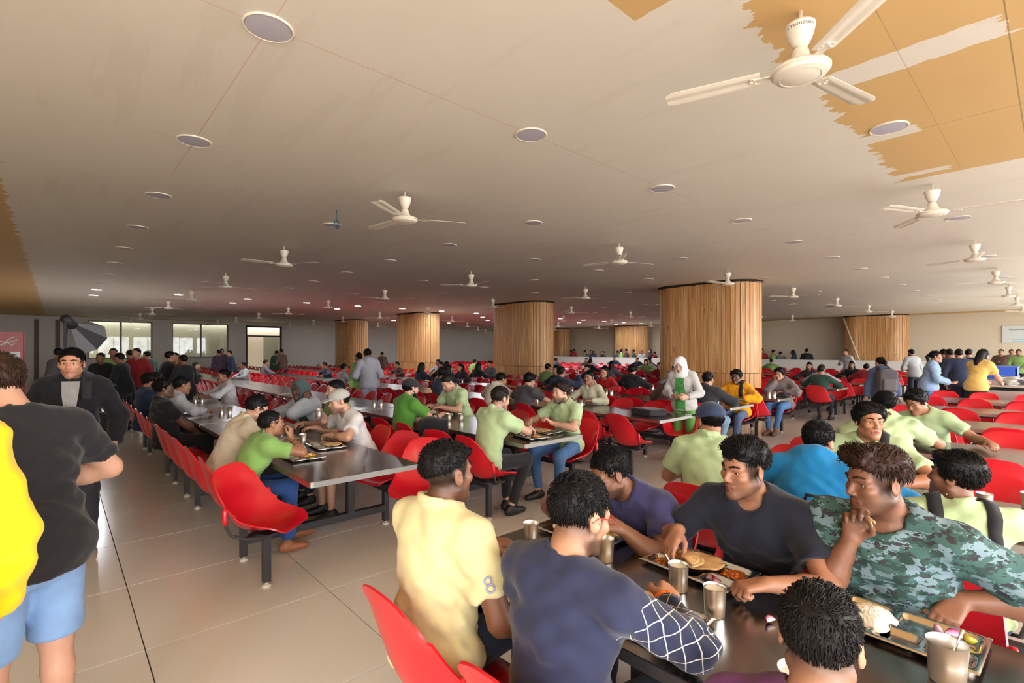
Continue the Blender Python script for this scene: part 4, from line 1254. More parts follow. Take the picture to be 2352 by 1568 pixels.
    if lod < 2:
        amp = .0075 if lod == 0 else .008
        w1, w2 = wob(amp, 21, 17, 25, pos[0]*3 + pos[1]), wob(amp*.55, 47, 41, 38, pos[1]*5)
        ph = pos[0]*7 + pos[1]*3
        dirs = [(unit(vec(.5, .3, 1)), 34, .0040), (unit(vec(-.6, .2, .9)), 43, .0034), (unit(vec(.2, .9, .6)), 52, .0022)]
        def folds(x, y, z):
            r = w1(x, y, z) + w2(x, y, z)
            for (dv, fq, am) in dirs:
                t = x*dv[0] + y*dv[1] + z*dv[2]
                m = .5 + .5*np.sin(x*9 + ph)*np.sin(y*8 + 1.3*ph)*1.0 + .5*np.sin(z*11 + ph)
                r = r + am * np.sin(t*fq*2 + 2.0*np.sin(x*7 + y*6 + ph)) * np.clip(m, 0, 1.2)
            return r
        sh.disp = folds
    if not seated: sh.cut(P0 + vec(0, 0, (-.12 if not tuck else -.01)*s), (0, 0, -1))
    else: sh.cut(P0 + vec(0, 0, -.095*s), (0, 0, -1)); 
    if seated: sh.cut(P0 + R1 @ vec(0, .15*s*b, 0), vec(0, 1, -.9))
    if kind in ('polo', 'shirt', 'jacket') and lod < 2:
        ring = []
        for i in range(15):
            a = math.radians(112 + 316 * i / 14)
            ring.append(nb + R2 @ (vec(.083*math.cos(a)*(.6+.4*b), .082*math.sin(a)*(.6+.4*b) + .002, .026 - .022*math.sin(a)) * s))
        for p, q_ in zip(ring, ring[1:]): 
            sh.cap(p, q_, .0085*s, k=.006); sh.cap(p + R2 @ vec(0, 0, -.022)*s, q_ + R2 @ vec(0, 0, -.022)*s, .0105*s, k=.010)
    if kind == 'hoodie' and not (headgear and headgear[0] == 'hood'):
        for i in range(9):
            a = math.radians(190 + 160 * i / 8); a2 = math.radians(190 + 160 * (i+1) / 8)
            if i < 8:
                f_ = lambda t: nb + R2 @ (vec(.105*math.cos(t), .085*math.sin(t) - .005, .022 - .02*math.cos(t)**2) * s)
                sh.cap(f_(a), f_(a2), .034*s, k=.02)
        sh.ell(nb + R2 @ (vec(0, -.10, -.05)*s), vec(.085, .045, .075)*s, R2, .03)
    if extra_shirt: extra_shirt(sh, info)
    info['shirt_sdf'] = sh
    V, F = sh.mesh(L['cloth'])
    me = mesh('shirt', V, F, True, M['cloth']); made.append(('shirt', me, rgb(*sc)))
    info['shirt_V'] = V
    # ---- trousers
    pc, plen = pants[0], pants[1]
    pm = M['denim'] if len(pants) > 2 and pants[2] == 'denim' else M['cloth']
    if plen != 'none':
        tr = SDF()
        tr.ell(P0 + R1 @ vec(0, -.008, -.015), (vec(.168, .120, .108)*s*vec(b, b, 1)) + .006, R1, .04)
        if not seated: tr.cap(P0 + vec(0, -.02, -.02), P0 + vec(0, -.03, -.06), .12*s, .11*s, .05)
        for q in (-1, 1):
            tr.cap(HIP[q], KN[q], .080*s*b + .008, (.062 if plen != 'shorts' else .078)*s + .010, .04)
            if plen == 'shorts':
                pass
            else:
                fl = .028 if plen == 'wide' else .008
                tr.cap(KN[q], AN[q]*.93 + KN[q]*.07, .060*s + .010, .044*s + fl, .02, flat=True)
        if plen == 'shorts':
            for q in (-1, 1): tr.cut(KN[q] + (KN[q] - HIP[q])*-.05, KN[q] - HIP[q]) if q == 1 else None
        if lod < 2:
            w3 = wob(.005 if lod == 0 else .006, 26, 23, 30, pos[0]); tr.disp = w3
        V, F = tr.mesh(L['cloth'] * (1.6 if seated else 1.0))
        me = mesh('trousers', V, F, True, pm); made.append(('trousers', me, rgb(*pc)))
    # ---- shoes
    if shoes is not None:
        for q in (-1, 1):
            so = SDF(); a = AN[q]; t = TO[q]; gx = a + vec(0, 0, -a[2])
            hz = max(0, a[2] - .09*s)
            so.cap(gx + vec(0, 0, .045*s + hz) - t*.035*s, gx + t*.06*s + vec(0, 0, .045*s + hz), .044*s, .042*s, .02)
            so.cap(gx + t*.06*s + vec(0, 0, .040*s + hz), gx + t*.165*s + vec(0, 0, .034*s + hz), .044*s, .033*s, .02)
            so.cap(gx + vec(0, 0, .05*s + hz), a + vec(0, 0, -.01), .044*s, .047*s, .02)
            so.cut(vec(0, 0, .002 + hz), (0, 0, -1))
            V, F = so.mesh(L['shoe'])
            me = mesh('shoe', V, F, True, M['leather']); made.append(('shoe', me, rgb(*shoes)))
    # ---- hair and headgear
    st = hair[0]
    hg = headgear[0] if headgear else None
    if st != 'none' and hg not in ('hijab',):
        ha = SDF()
        top = dict(short=.006, fade=.008, quiff=.009, side=.009, curly=.006, long=.012, pony=.009, buzz=.004, full=.013).get(st, .012)
        ha.ell(hp(0, -.0225, .041 + top*.35), hr(.0765 + top*.55, .098 + top*.5, .084 + top*.8), Rh, .02)
        if st == 'quiff':
            ha.cap(hp(-.045, .052, .112), hp(.045, .058, .112), .022*hs, .024*hs, .02); ha.cap(hp(-.045, .078, .090), hp(.035, .085, .094), .017*hs, .019*hs, .016)
        if st == 'side':
            for i in range(7):
                x = -.05 + .1*i/6; ha.cap(hp(x, .060, .096 + .006*math.sin(i*1.7)), hp(x*1.05 + .012, -.03, .118), .014*hs, .013*hs, .014)
        if st == 'full':
            for q in (-1, 1): ha.ell(hp(q*.06, .0, .06), hr(.035, .06, .055), Rh, .03)
            ha.cap(hp(-.05, .06, .10), hp(.05, .06, .10), .022*hs, k=.02)
        if st == 'curly':
            for i in range(22):
                a = i * 2.4; rr = .03 + .055 * ((i * 7) % 22) / 22
                ha.ell(hp(rr*math.cos(a)*.9, -.01 + rr*math.sin(a)*1.15, .108 - rr*rr*4.5), hr(.016, .016, .015), Rh, .008)
        # keep the crown, back and sides; clear the face
        if st in ('fade', 'quiff', 'side', 'curly') and fade:
            ha.cut(hp(0, 0, .036), Rh @ vec(0, .25, -1))
        else:
            ha.cut(hp(0, 0, -.002), Rh @ vec(0, .92, -1))
        ha.cut(hp(0, .084, .0), Rh @ vec(0, 1, -.35)) if st not in ('quiff',) else ha.cut(hp(0, .10, .0), Rh @ vec(0, 1, -.15))
        if lod < 2:
            base_amp = .0022 if lod == 0 else .003
            A1 = Rh[:, 0]; A2 = Rh[:, 1]; A3 = Rh[:, 2]
            def hd_disp(x, y, z):
                qx = (x-Hc[0])*A1[0] + (y-Hc[1])*A1[1] + (z-Hc[2])*A1[2]; qy = (x-Hc[0])*A2[0] + (y-Hc[1])*A2[1] + (z-Hc[2])*A2[2]; qz = (x-Hc[0])*A3[0] + (y-Hc[1])*A3[1] + (z-Hc[2])*A3[2]
                return base_amp * np.sin(qx*330 + 14*np.sin(qy*35) + 6*np.sin(qz*50)) * (.6 + .4*np.sin(qy*60 + qz*45)) + .6*base_amp*np.sin(qx*150 + qy*90)
            ha.disp = hd_disp
        parts = [ha.mesh(L['hair'])]
        if lod < 2:
            bw = SDF()
            for q in (-1, 1):
                bw.cap(hp(q*.014, .0905, .0265), hp(q*.032, .0845, .0325), .0042*hs, .0046*hs, .003); bw.cap(hp(q*.032, .0845, .0325), hp(q*.050, .069, .0285), .0046*hs, .003*hs, .003)
            if stubble > .55:
                bw.cap(hp(-.026, .0805, -.0555), hp(0, .0895, -.0505), .0042*hs, k=.004); bw.cap(hp(.026, .0805, -.0555), hp(0, .0895, -.0505), .0042*hs, k=.004)
            parts.append(bw.mesh(.0036 if lod == 0 else .0065))
        if stubble > .85:       # full beard
            be = SDF(); 
            for q in (-1, 1): be.cap(hp(q*.058, .002, -.035), hp(q*.05, .02, -.075), .015*hs, .018*hs, .02); be.cap(hp(q*.05, .02, -.075), hp(0, .07, -.108), .020*hs, .022*hs, .02)
            parts.append(be.mesh(L['hair']))
        if st in ('long', 'pony', 'bun'):
            lg = SDF()
            if st == 'long':
                lg.cap(hp(0, -.07, .03), hp(0, -.095, -.13), .075*hs, .075*hs, .03); lg.cap(hp(0, -.095, -.13), hp(0, -.10, -.27), .075*hs, .05*hs, .03)
                for q in (-1, 1): lg.cap(hp(q*.062, -.02, .02), hp(q*.075, -.03, -.16), .028*hs, .03*hs, .03)
            elif st == 'pony': lg.cap(hp(0, -.10, .06), hp(0, -.15, .0), .03*hs, .032*hs, .02); lg.cap(hp(0, -.15, 0), hp(0, -.13, -.16), .032*hs, .018*hs, .02)
            else: lg.ell(hp(0, -.11, .06), hr(.045, .04, .045), Rh, .02)
            if lod < 2: lg.disp = wob(.004, 120, 30, 18)
            parts.append(lg.mesh(L['hair']))
        if lod < 2 and st != 'buzz' and hg not in ('hood', 'beanie'):
            parts.append(locks(parts[0][0], Hc, Rh, hs, st, lod, int(abs(pos[0]*100 + pos[1]*37)) % 9999, hg == 'cap'))
        V, F = join(parts)
        me = mesh('hair', V, F, True, M['hair']); made.append(('hair', me, rgb(*hair[1])))
    if hg == 'cap':
        cp = SDF(); fwd = headgear[2] if len(headgear) > 2 else 1
        cp.ell(hp(0, -.014, .048), hr(.092, .114, .086), Rh, .01); cp.cut(hp(0, 0, .022), Rh @ vec(0, -.12, -1))
        V1 = cp.mesh(L['hair'])
        bl_ = SDF(); bl_.ell(hp(0, fwd*.118, .036), hr(.070, .066, .013), Rh @ Rx(math.radians(-8*fwd)), .01); bl_.ell(hp(0, fwd*.112, .018), hr(.075, .07, .017), Rh @ Rx(math.radians(-8*fwd)), .008, sub=True)
        V2 = bl_.mesh(min(L['hair'], .008))
        me = mesh('cap', V1[0], V1[1], True, M['cloth']); made.append(('cap', me, rgb(*headgear[1])))
        if len(V2[1]): me = mesh('cap_bill', V2[0], V2[1], True, M['cloth']); made.append(('cap_bill', me, rgb(*headgear[1])))
    elif hg == 'beanie':
        cp = SDF(); cp.ell(hp(0, -.016, .05), hr(.092, .112, .088), Rh, .01); cp.cut(hp(0, 0, .012), Rh @ vec(0, .35, -1))
        V1 = cp.mesh(L['hair']); made.append(('cap', mesh('cap', V1[0], V1[1], True, M['cloth']), rgb(*headgear[1])))
    elif hg in ('hijab', 'hood'):
        hj = SDF()
        r_ = (.098, .122, .118) if hg == 'hijab' else (.108, .130, .128)
        hj.ell(hp(0, -.012, .012), hr(*r_), Rh, .03)
        hj.cap(hp(0, -.02, -.08), nb + R2 @ vec(0, .0, -.02), .092*s, .115*s, .04)
        if hg == 'hijab': hj.ell(nb + R2 @ (vec(0, .05, -.06)*s), vec(.11, .07, .09)*s, R2, .04)
        o_r = (.056, .07, .074) if hg == 'hijab' else (.078, .09, .100)
        hj.ell(hp(0, .105, -.012), hr(*o_r), Rh, .012, sub=True)
        if lod < 2: hj.disp = wob(.003, 40, 40, 60)
        V1 = hj.mesh(L['hair']*1.2); made.append((hg if hg == 'hood' else 'headscarf', mesh(hg, V1[0], V1[1], True, M['cloth']), rgb(*headgear[1])))
    if glasses:
        gm = MB()
        for q in (-1, 1):
            pts = []
            for i in range(17):
                a = 2*math.pi*i/16; pts.append(hp(q*.032 + .023*math.cos(a), .0985, .001 + .016*math.sin(a)))
            gm.tube(pts, .0016*hs, 6)
            gm.tube([hp(q*.054, .0975, .006), hp(q*.074, .070, .010), hp(q*.084, -.005, .012), hp(q*.084, -.025, -.002)], .0018*hs, 6)
        gm.tube([hp(-.010, .0985, .005), hp(0, .103, .007), hp(.010, .0985, .005)], .0016*hs, 6)
        made.append(('glasses', gm.me('glasses', M['plastic'], True), rgb(*glasses)))
    for (nm, me, c) in made: obj(nm, me, root, color=c)
    if proto is not None:
        PROTO[proto] = [(nm, me, c) for nm, me, c in made]
        for ch in root.children: ch.scale = (h, h, h)
    return info

def decal(info, V, F, org, ax, ay, name, mat, lift=.003, color=None, depth=.12):
    """lays a flat outline on a shirt: marches each point on to the cloth"""
    ax, ay = unit(ax), unit(ay); n = np.cross(ax, ay); sd = info['shirt_sdf']
    P = np.array([np.asarray(org) + ax*x + ay*y + n*depth for x, y, z in V])
    for _ in range(24): P = P - n * np.maximum(sd.at(P) - lift, 0)[:, None] * .9
    return obj(name, mesh(name, P, F, False, mat), [c for c in info['root'].children if c.name.startswith('shirt')][0], color=color)
# ------------------------------------------------------------------ the people
BLK = (14, 12, 12)
def hnd(u, v, z, **k): return dict(w=(u, v, z), **k)
def spot(x, Z):
    """floor place that shows at column x of the photograph at depth Z"""
    X = (x - 1176.0) / F_PX * Z
    return (FY * X + FX * Z, -FX * X + FY * Z)
SL, SR = -SEAT_OFF - .015, TW + SEAT_OFF + .015        # pelvis beside a table edge
LIME = (170, 192, 146)
JEANS, BLUEJEANS = (58, 72, 98), (74, 108, 156)

# foreground table, near side
yellow = person('man in a pale yellow polo shirt seated with his back to the camera', (1.27 + SL - .04, 1.55), -80, lod=0, lean=(0, 5), twist=-4, head=(-8, 2, 0), bulk=1.08,
    skin='dark', hair=('curly', BLK), fade=.93, stubble=.45, shirt=((214, 204, 156), 'short', 'polo'), pants=((38, 46, 66), 'long', 'denim'),
    hands={1: hnd(1.33, 1.31, .64, hint=(.35, -.5, -.6), curl=.6, hold=1), -1: hnd(1.38, 1.66, .80)})
navy = person('man in glasses and a navy sweater with checked sleeve, back to camera', (1.27 + SL - .02, .965), -86, lod=0, h=.975, lean=(2, 8), head=(-14, -14, 0), bulk=1.06,
    skin='tan', hair=('short', BLK), fade=.8, stubble=.75, glasses=(150, 24, 36), shirt=((26, 34, 66), 'long', 'tee'), pants=((34, 38, 52), 'long'),
    hands={1: hnd(1.45, .86, .815, hold=1, hint=(.95, -.1, -.40), curl=.75, dir=(-.25, .95, .1), palm=(-.5, .1, -.85)), -1: hnd(1.42, 1.06, .82, curl=.6)})
purple = person('man in a purple shirt at the lower edge, only back of head visible', (1.27 + SL + .05, .33), -80, lod=0, seat_z=.36, h=.95, lean=(8, 12), head=(2, -12, 0),
    skin='tan', hair=('short', (24, 21, 20)), fade=.9, stubble=.3, shirt=((92, 44, 96), 'short', 'tee'), pants=((40, 40, 46), 'long'),
    hands={1: hnd(1.33, .16, .62, hold=1), -1: hnd(1.33, .46, .62, hold=1)})
# foreground table, far side
polo = person('man in a navy polo shirt hunched over his tray, looking down', (2.13 + SEAT_OFF + .04, 1.48), 96, lod=0, lean=(32, 46), twist=-6, head=(-30, -20, 4), bulk=1.16,
    skin='dark', hair=('short', BLK), stubble=.65, shirt=((58, 58, 98), 'short', 'polo'), pants=((40, 42, 50), 'long'),
    hands={-1: hnd(1.87, 1.33, .86, hold=1, hint=(-.5, -.35, -.4), dir=(.35, .75, .35), palm=(.75, -.1, -.6), curl=.55, thumb=.7), 1: hnd(1.86, 1.66, .81, hint=(.7, 0, -.7))})
tee = person('man in a black tee shirt taking bread, seated facing the camera', (2.13 + SEAT_OFF + .0, .885), 92, lod=0, lean=(12, 20), head=(-24, -7, -3), bulk=1.02,
    skin='brown', hair=('side', BLK), fade=.85, stubble=.42, shirt=((30, 34, 46), 'short', 'tee'), pants=((40, 42, 50), 'long'),
    hands={1: hnd(1.95, 1.09, .895, hold=1, hint=(.55, -.35, -.45), dir=(.05, .75, -.6), palm=(-.3, -.5, -.8), curl=.42, thumb=.8), -1: hnd(1.86, .70, .80, hold=1, hint=(-.75, -.25, -.5), curl=1.0, dir=(.65, .7, -.1))})
camo = person('stout man in a green camouflage tee shirt holding a bite of bread', (2.13 + SEAT_OFF + .0, .42), 94, lod=0, lean=(8, 14), twist=-6, head=(-46, -6, 0), bulk=1.22, h=1.01,
    skin='dark', hair=('quiff', (48, 28, 20)), fade=.88, stubble=.5, shirt=((70, 96, 96), 'short', 'tee'), pants=((38, 44, 60), 'long', 'denim'),
    hands={1: hnd(2.13, .505, .975, hold=1, hint=(.12, .35, -.95), dir=(-.15, .15, 1), palm=(-.2, .9, .1), curl=.75, thumb=.8), -1: hnd(2.22, .22, .80, hold=1, hint=(-.9, -.35, .1), dir=(.4, .8, -.5), palm=(.3, -.2, -.9), curl=.5)})

# standing on the left
shorts = person('standing man in a black tee shirt and denim shorts, back to camera', spot(62, 1.93), 28, seated=False, lod=0, lean=(4, 14), head=(22, -30, 0), h=.985, bulk=1.12,
    skin='light', hair=('full', (58, 40, 30)), stubble=.3, shirt=((34, 34, 37), 'short', 'tee'), pants=((126, 160, 204), 'shorts', 'denim'), shoes=(90, 88, 86),
    hands={1: dict(t=(.20, .30, 1.06), hint=(.95, -.5, -.3)), -1: dict(t=(-.20, .22, .92), hint=(-.8, -.6, -.2))})
yjack = person('person in a yellow and grey jacket cut off by the left edge', spot(-300, 1.25), 24, seated=False, lod=0, lean=(0, 2), h=1.02, head=(30, 0, 0),
    skin='light', hair=('short', BLK), shirt=((246, 200, 24), 'long', 'jacket'), pants=((70, 72, 76), 'long'), hands={1: dict(t=(.27, .10, .86), hint=(.5, -.8, -.1))})
jacket = person('standing man in an open black jacket and pale shirt facing the camera', spot(168, 4.15), 172, seated=False, lod=0, lean=(1, 3), head=(-6, 0, 0), h=.985,
    skin=(196, 140, 112), hair=('short', BLK), stubble=.3, shirt=((24, 25, 28), 'long', 'jacket'), pants=((60, 62, 70), 'long'), shoes=(120, 96, 80),
    hands={1: dict(t=(.27, .08, .86)), -1: dict(t=(-.27, .10, .86))})
bender = person('person bending forward under a grey backpack behind the black tee shirt', spot(70, 3.35), 62, seated=False, lod=1, lean=(35, 52), head=(0, -40, 0), h=.98,
    skin='tan', hair=('short', BLK), shirt=((100, 98, 92), 'long', 'hoodie'), pants=((112, 122, 122), 'long'), hands={1: dict(t=(.16, .5, .9)), -1: dict(t=(-.16, .5, .9))})

# middle table (first row behind the aisle)
boy = person('boy in a green tee shirt biting into food at the nearer steel table', (1.27 + SL - .02, 4.33), -88, lod=1, lean=(22, 34), head=(-4, 8, 0), h=.90,
    skin='brown', hair=('short', BLK), shirt=((132, 176, 96), 'short', 'polo'), pants=((44, 74, 132), 'wide', 'denim'), shoes=(150, 92, 60),
    hands={1: hnd(1.42, 4.26, .93, hint=(.3, .6, -.9), dir=(-.2, .1, 1), palm=(-.6, -.6, .3), curl=.9), -1: hnd(1.18, 4.25, .52, hint=(-.4, -.6, -.2), dir=(.3, .4, -.9))},
    legs={1: dict(ankle=(.10, .34, .09)), -1: dict(ankle=(-.14, .52, .09))})
cream = person('man in glasses and a cream shirt eating beside the boy in green', (1.27 + SL - .02, 4.92), -88, lod=1, lean=(16, 30), head=(-6, -26, 0), skin='light', hair=('short', BLK), stubble=.35, glasses=(40, 36, 36),
    shirt=((206, 194, 172), 'short', 'shirt'), pants=((60, 58, 60), 'long'), hands={1: hnd(1.42, 4.72, .80, hint=(.8, 0, -.7)), -1: hnd(1.45, 5.02, .80)})
wcap = person('man in a white tee shirt and grey cap raising a steel cup', (2.13 + SEAT_OFF + .05, 4.90), 90, lod=1, lean=(16, 28), head=(-6, -10, 0), skin='light', hair=('short', BLK), stubble=.6, headgear=('cap', (172, 170, 166)),
    shirt=((214, 212, 214), 'short', 'tee'), pants=((50, 48, 50), 'shorts'), hands={1: hnd(2.03, 5.10, .92, hint=(.6, .2, -.8), dir=(0, .3, 1), palm=(-.5, .8, 0), curl=.8), -1: hnd(1.97, 4.78, .80, hint=(-.7, 0, -.7))})
dgreen = person('dark-haired man half hidden behind the grey cap', (2.13 + SEAT_OFF + .08, 5.52), 88, lod=1, lean=(2, 6), skin='light', hair=('short', BLK), stubble=.5, shirt=((120, 160, 84), 'short', 'polo'))
hoodie = person('young man in a hooded grey and white jacket holding a phone to his ear', (2.13 + SEAT_OFF + .0, 6.20), 104, lod=1, lean=(10, 16), head=(6, -4, 0), skin='deep', hair=('short', BLK), headgear=('hood', (72, 90, 92)),
    shirt=((176, 186, 198), 'long', 'jacket'), pants=((48, 50, 60), 'long'), hands={-1: dict(t=(-.13, .17, 1.06), hold=1, hint=(-.4, .5, -.8), dir=(.25, -.1, 1), palm=(.8, -.4, 0), curl=.6), 1: hnd(1.85, 6.36, .81)})
blackred = person('big man in a black polo with red cuffs leaning back on his chair', (1.27 + SL - .10, 7.22), -88, lod=1, lean=(-10, -4), head=(-8, 2, 0), bulk=1.16, skin='deep', hair=('full', BLK), shirt=((26, 26, 28), 'short', 'polo'), pants=((40, 40, 44), 'long'),
    hands={1: hnd(1.32, 7.15, .60), -1: hnd(1.32, 7.4, .62)})
whitesl = person('man in a white long-sleeved shirt beside the black polo, seated', (1.27 + SL + .02, 8.05), -84, lod=1, lean=(8, 18), head=(0, -6, 0), skin='brown', hair=('short', BLK), shirt=((186, 190, 198), 'long', 'shirt'), hands={1: hnd(1.5, 7.85, .80)})
navyred = person('young man in a navy jacket with red shoulder on the left', (1.27 + SL - .12, 9.0), -80, lod=1, lean=(-2, 4), head=(-10, -6, 0), skin='brown', hair=('full', BLK), shirt=((34, 48, 76), 'long', 'jacket'), hands={1: hnd(1.25, 8.95, .62), -1: hnd(1.25, 9.2, .62)})
blackkid = person('short-haired boy in black looking aside near the left chairs', (1.27 + SL, 9.72), -60, lod=2, skin='tan', hair=('short', BLK), shirt=((30, 30, 32), 'long', 'tee'))
whiteman = person('man in a white shirt facing left, arms stretched along the table', (2.13 + SEAT_OFF + .06, 10.25), 90, lod=1, lean=(8, 14), skin='brown', hair=('short', BLK), shirt=((206, 206, 212), 'long', 'shirt'), hands={1: hnd(1.9, 10.45, .80), -1: hnd(1.88, 10.1, .80)})

# second row: light green polos
gback = person('man in a light green polo and black jeans seen from behind', (3.30 + SL, 3.78), -86, lod=1, lean=(10, 18), twist=-4, head=(-8, -14, 0), skin='light', hair=('short', (30, 24, 20)), fade=.6, stubble=.5, shirt=(LIME, 'short', 'polo'), pants=((40, 40, 44), 'long'), shoes=(28, 28, 30),
    hands={1: hnd(3.62, 3.72, .86, hint=(.8, -.1, -.4), dir=(0, .8, -.5)), -1: hnd(3.55, 3.95, .80)}, legs={1: dict(knee=(.16, .42, .545), ankle=(.10, .25, .09)), -1: dict(ankle=(-.05, .34, .09))})
bearded = person('bearded young man in a light green polo and blue jeans facing left', (4.16 + SEAT_OFF + .02, 3.80), 90, lod=1, lean=(9, 14), head=(-10, -4, 0), skin='light', hair=('full', (36, 26, 22)), stubble=.8, shirt=(LIME, 'short', 'polo'), pants=(BLUEJEANS, 'long', 'denim'),
    hands={1: hnd(3.95, 4.02, .86, hint=(.6, .1, -.8), dir=(0, .8, -.5)), -1: hnd(3.98, 3.72, .86, hint=(-.85, -.1, -.6), dir=(.5, .5, .6), curl=.9)}, legs={-1: dict(knee=(-.20, .40, .52), ankle=(-.12, .30, .09)), 1: dict(knee=(.16, .42, .52))})
dkgreen = person('man in a dark green polo and black cap stretching his arm forward', (3.30 + SL, 5.42), -88, lod=1, lean=(8, 14), head=(-4, -4, 0), skin='light', hair=('short', BLK), stubble=.95, headgear=('cap', (44, 44, 48)), shirt=((84, 142, 56), 'short', 'polo'),
    hands={1: hnd(3.60, 5.25, .82, hint=(.6, -.2, -.7)), -1: hnd(3.55, 5.55, .80)})
lgreen2 = person('man in a light green polo bending his head over the table', (4.16 + SEAT_OFF + .0, 5.78), 92, lod=1, lean=(20, 28), head=(0, -34, 0), seat_z=.56, skin='light', hair=('short', (30, 24, 22)), stubble=.4, shirt=(LIME, 'short', 'polo'), hands={1: hnd(3.86, 5.95, .88), -1: hnd(3.86, 5.66, .88, hint=(-.8, 0, -.7))})
navyback = person('man in a dark blue tee shirt, back turned, behind the dark green polo', (5.70 + SL, 8.15), -84, lod=1, lean=(4, 10), skin='brown', hair=('full', BLK), shirt=((60, 68, 92), 'short', 'tee'))
greyman = person('young man in a charcoal tee shirt leaning over his plate', (5.70 + SL, 5.85), -88, lod=1, lean=(12, 24), head=(-6, -12, 0), skin='tan', hair=('full', BLK), shirt=((66, 64, 68), 'short', 'tee'), hands={1: hnd(6.0, 5.7, .80)})
creamhood = person('boy in a cream sweatshirt eating with his head bowed', (5.70 + SL + .02, 6.58), -90, lod=1, lean=(16, 28), head=(-4, -20, 0), skin='tan', hair=('short', BLK), shirt=((206, 198, 182), 'long', 'hoodie'))
paleg = person('woman in a pale patterned blouse seated facing left, cups before her', (6.56 + SEAT_OFF + .04, 5.35), 90, lod=1, female=True, lean=(8, 12), skin='brown', hair=('bun', BLK), shirt=((200, 198, 172), 'long', 'shirt'))
navyarm = person('man in a navy shirt raising his forearm, back to the camera', (7.74 + SL, 6.85), -80, lod=1, lean=(2, 8), skin='brown', hair=('short', BLK), shirt=((46, 56, 82), 'long', 'shirt'), hands={1: dict(t=(.30, .25, 1.15), hint=(.8, .2, -.8), dir=(0, 0, 1))})
redw = person('woman in a red top with long dark hair, seated side on', (8.60 + SEAT_OFF, 6.55), 92, lod=1, female=True, lean=(8, 14), skin='tan', hair=('long', BLK), shirt=((176, 28, 34), 'long', 'tee'))
blackj = person('young man in a black jacket facing right by the pillar', (9.70 + SL, 6.5), -86, lod=1, lean=(6, 12), skin='light', hair=('full', BLK), shirt=((32, 32, 34), 'long', 'jacket'))
greyw = person('woman in a grey top with dark hair before the large pillar', (10.56 + SEAT_OFF, 6.0), 92, lod=1, female=True, lean=(8, 14), skin='brown', hair=('long', BLK), shirt=((120, 122, 126), 'long', 'tee'))
bluecap = person('person in a bright blue cap and brown hoodie, back to the camera', (7.74 + SL - .03, 4.36), -86, lod=1, lean=(6, 14), skin='brown', hair=('short', BLK), headgear=('beanie', (44, 138, 200)), shirt=((100, 78, 68), 'long', 'hoodie'))
darkj = person('person in a dark jacket and pale jeans beside the headscarf', (7.74 + SL, 3.76), -88, lod=1, lean=(6, 12), skin='tan', hair=('short', BLK), shirt=((50, 50, 54), 'long', 'jacket'), pants=((122, 152, 178), 'long', 'denim'), legs={1: dict(knee=(.16, .42, .53), ankle=(.14, .20, .09))})
orange = person('young man in an orange jacket seated by the large pillar', (8.60 + SEAT_OFF + .02, 3.76), 90, lod=1, lean=(6, 10), head=(0, -4, 0), skin='deep', hair=('full', BLK), shirt=((232, 158, 22), 'long', 'hoodie'), pants=((88, 104, 136), 'long', 'denim'), shoes=(50, 50, 60), legs={-1: dict(knee=(-.16, .42, .53), ankle=(-.14, .50, .09))})
greyj = person('young man in a grey jacket and blue jeans eating alone', (10.56 + SEAT_OFF + .02, 3.72), 86, lod=1, lean=(10, 16), head=(-4, -6, 0), skin='tan', hair=('full', BLK), shirt=((120, 108, 108), 'long', 'hoodie'), pants=((84, 124, 176), 'long', 'denim'), shoes=(110, 76, 62),
    hands={1: dict(t=(.05, .22, 1.03), hint=(.6, .3, -.8), dir=(0, .1, 1)), -1: dict(t=(-.12, .30, .84), hint=(-.7, 0, -.7))}, legs={1: dict(ankle=(.04, .55, .09)), -1: dict(ankle=(-.06, .5, .09))})
hijab = person('woman in a white headscarf, grey cardigan and green dress, standing', (6.93, 3.78), 98, seated=False, lod=1, female=True, lean=(6, 10), head=(-4, -26, 0), h=.935, skin='light', hair=('none', BLK), headgear=('hijab', (226, 224, 226)),
    shirt=((186, 184, 182), 'long', 'shirt'), pants=((88, 140, 66), 'wide'), hands={1: dict(t=(.06, .26, .98), curl=.7), -1: dict(t=(-.16, .30, .98), curl=.7)})

# front block behind the foreground table
capback = person('man in a navy cap and light green shirt, back to the camera', (3.30 + SL + .02, 1.53), -80, lod=0, lean=(4, 10), head=(44, -6, 0), bulk=1.12, skin='brown', hair=('short', BLK), headgear=('cap', (44, 56, 84)), shirt=((170, 192, 146), 'short', 'polo'), pants=(JEANS, 'long'))
bluehood = person('person in a bright blue hoodie leaning forward, face hidden', (3.30 + SL + .02, .95), -82, lod=0, lean=(22, 34), head=(-14, -22, 0), skin='brown', hair=('short', BLK), shirt=((24, 118, 176), 'long', 'hoodie'), pants=(JEANS, 'long'))
strap = person('man in a light green shirt with black backpack straps looking left', (3.30 + SL - .04, .30), -72, lod=0, h=.95, seat_z=.38, lean=(2, 6), head=(62, 6, 0), skin='dark', hair=('full', BLK), stubble=.4, shirt=((170, 192, 146), 'short', 'polo'), pants=(JEANS, 'long'), hands={1: hnd(3.5, .1, .8)})
faceboy = person('boy in a light green polo with one black strap facing the camera', (4.16 + SEAT_OFF - .12, .90), 98, lod=0, lean=(14, 20), head=(30, 2, 0), skin=(168, 112, 82), hair=('full', BLK), shirt=((170, 192, 146), 'short', 'polo'), hands={-1: hnd(3.86, .66, .80, hint=(-.8, 0, -.7)), 1: hnd(3.86, 1.1, .80)})
bigback = person('man in a light green polo turning away, seen from behind', (5.60 + SL - .02, 1.02), -78, lod=0, lean=(14, 24), head=(30, -6, 0), bulk=1.1, skin='brown', hair=('short', BLK), shirt=((170, 192, 146), 'short', 'polo'), pants=(JEANS, 'long'), hands={1: hnd(5.95, .85, .80)})
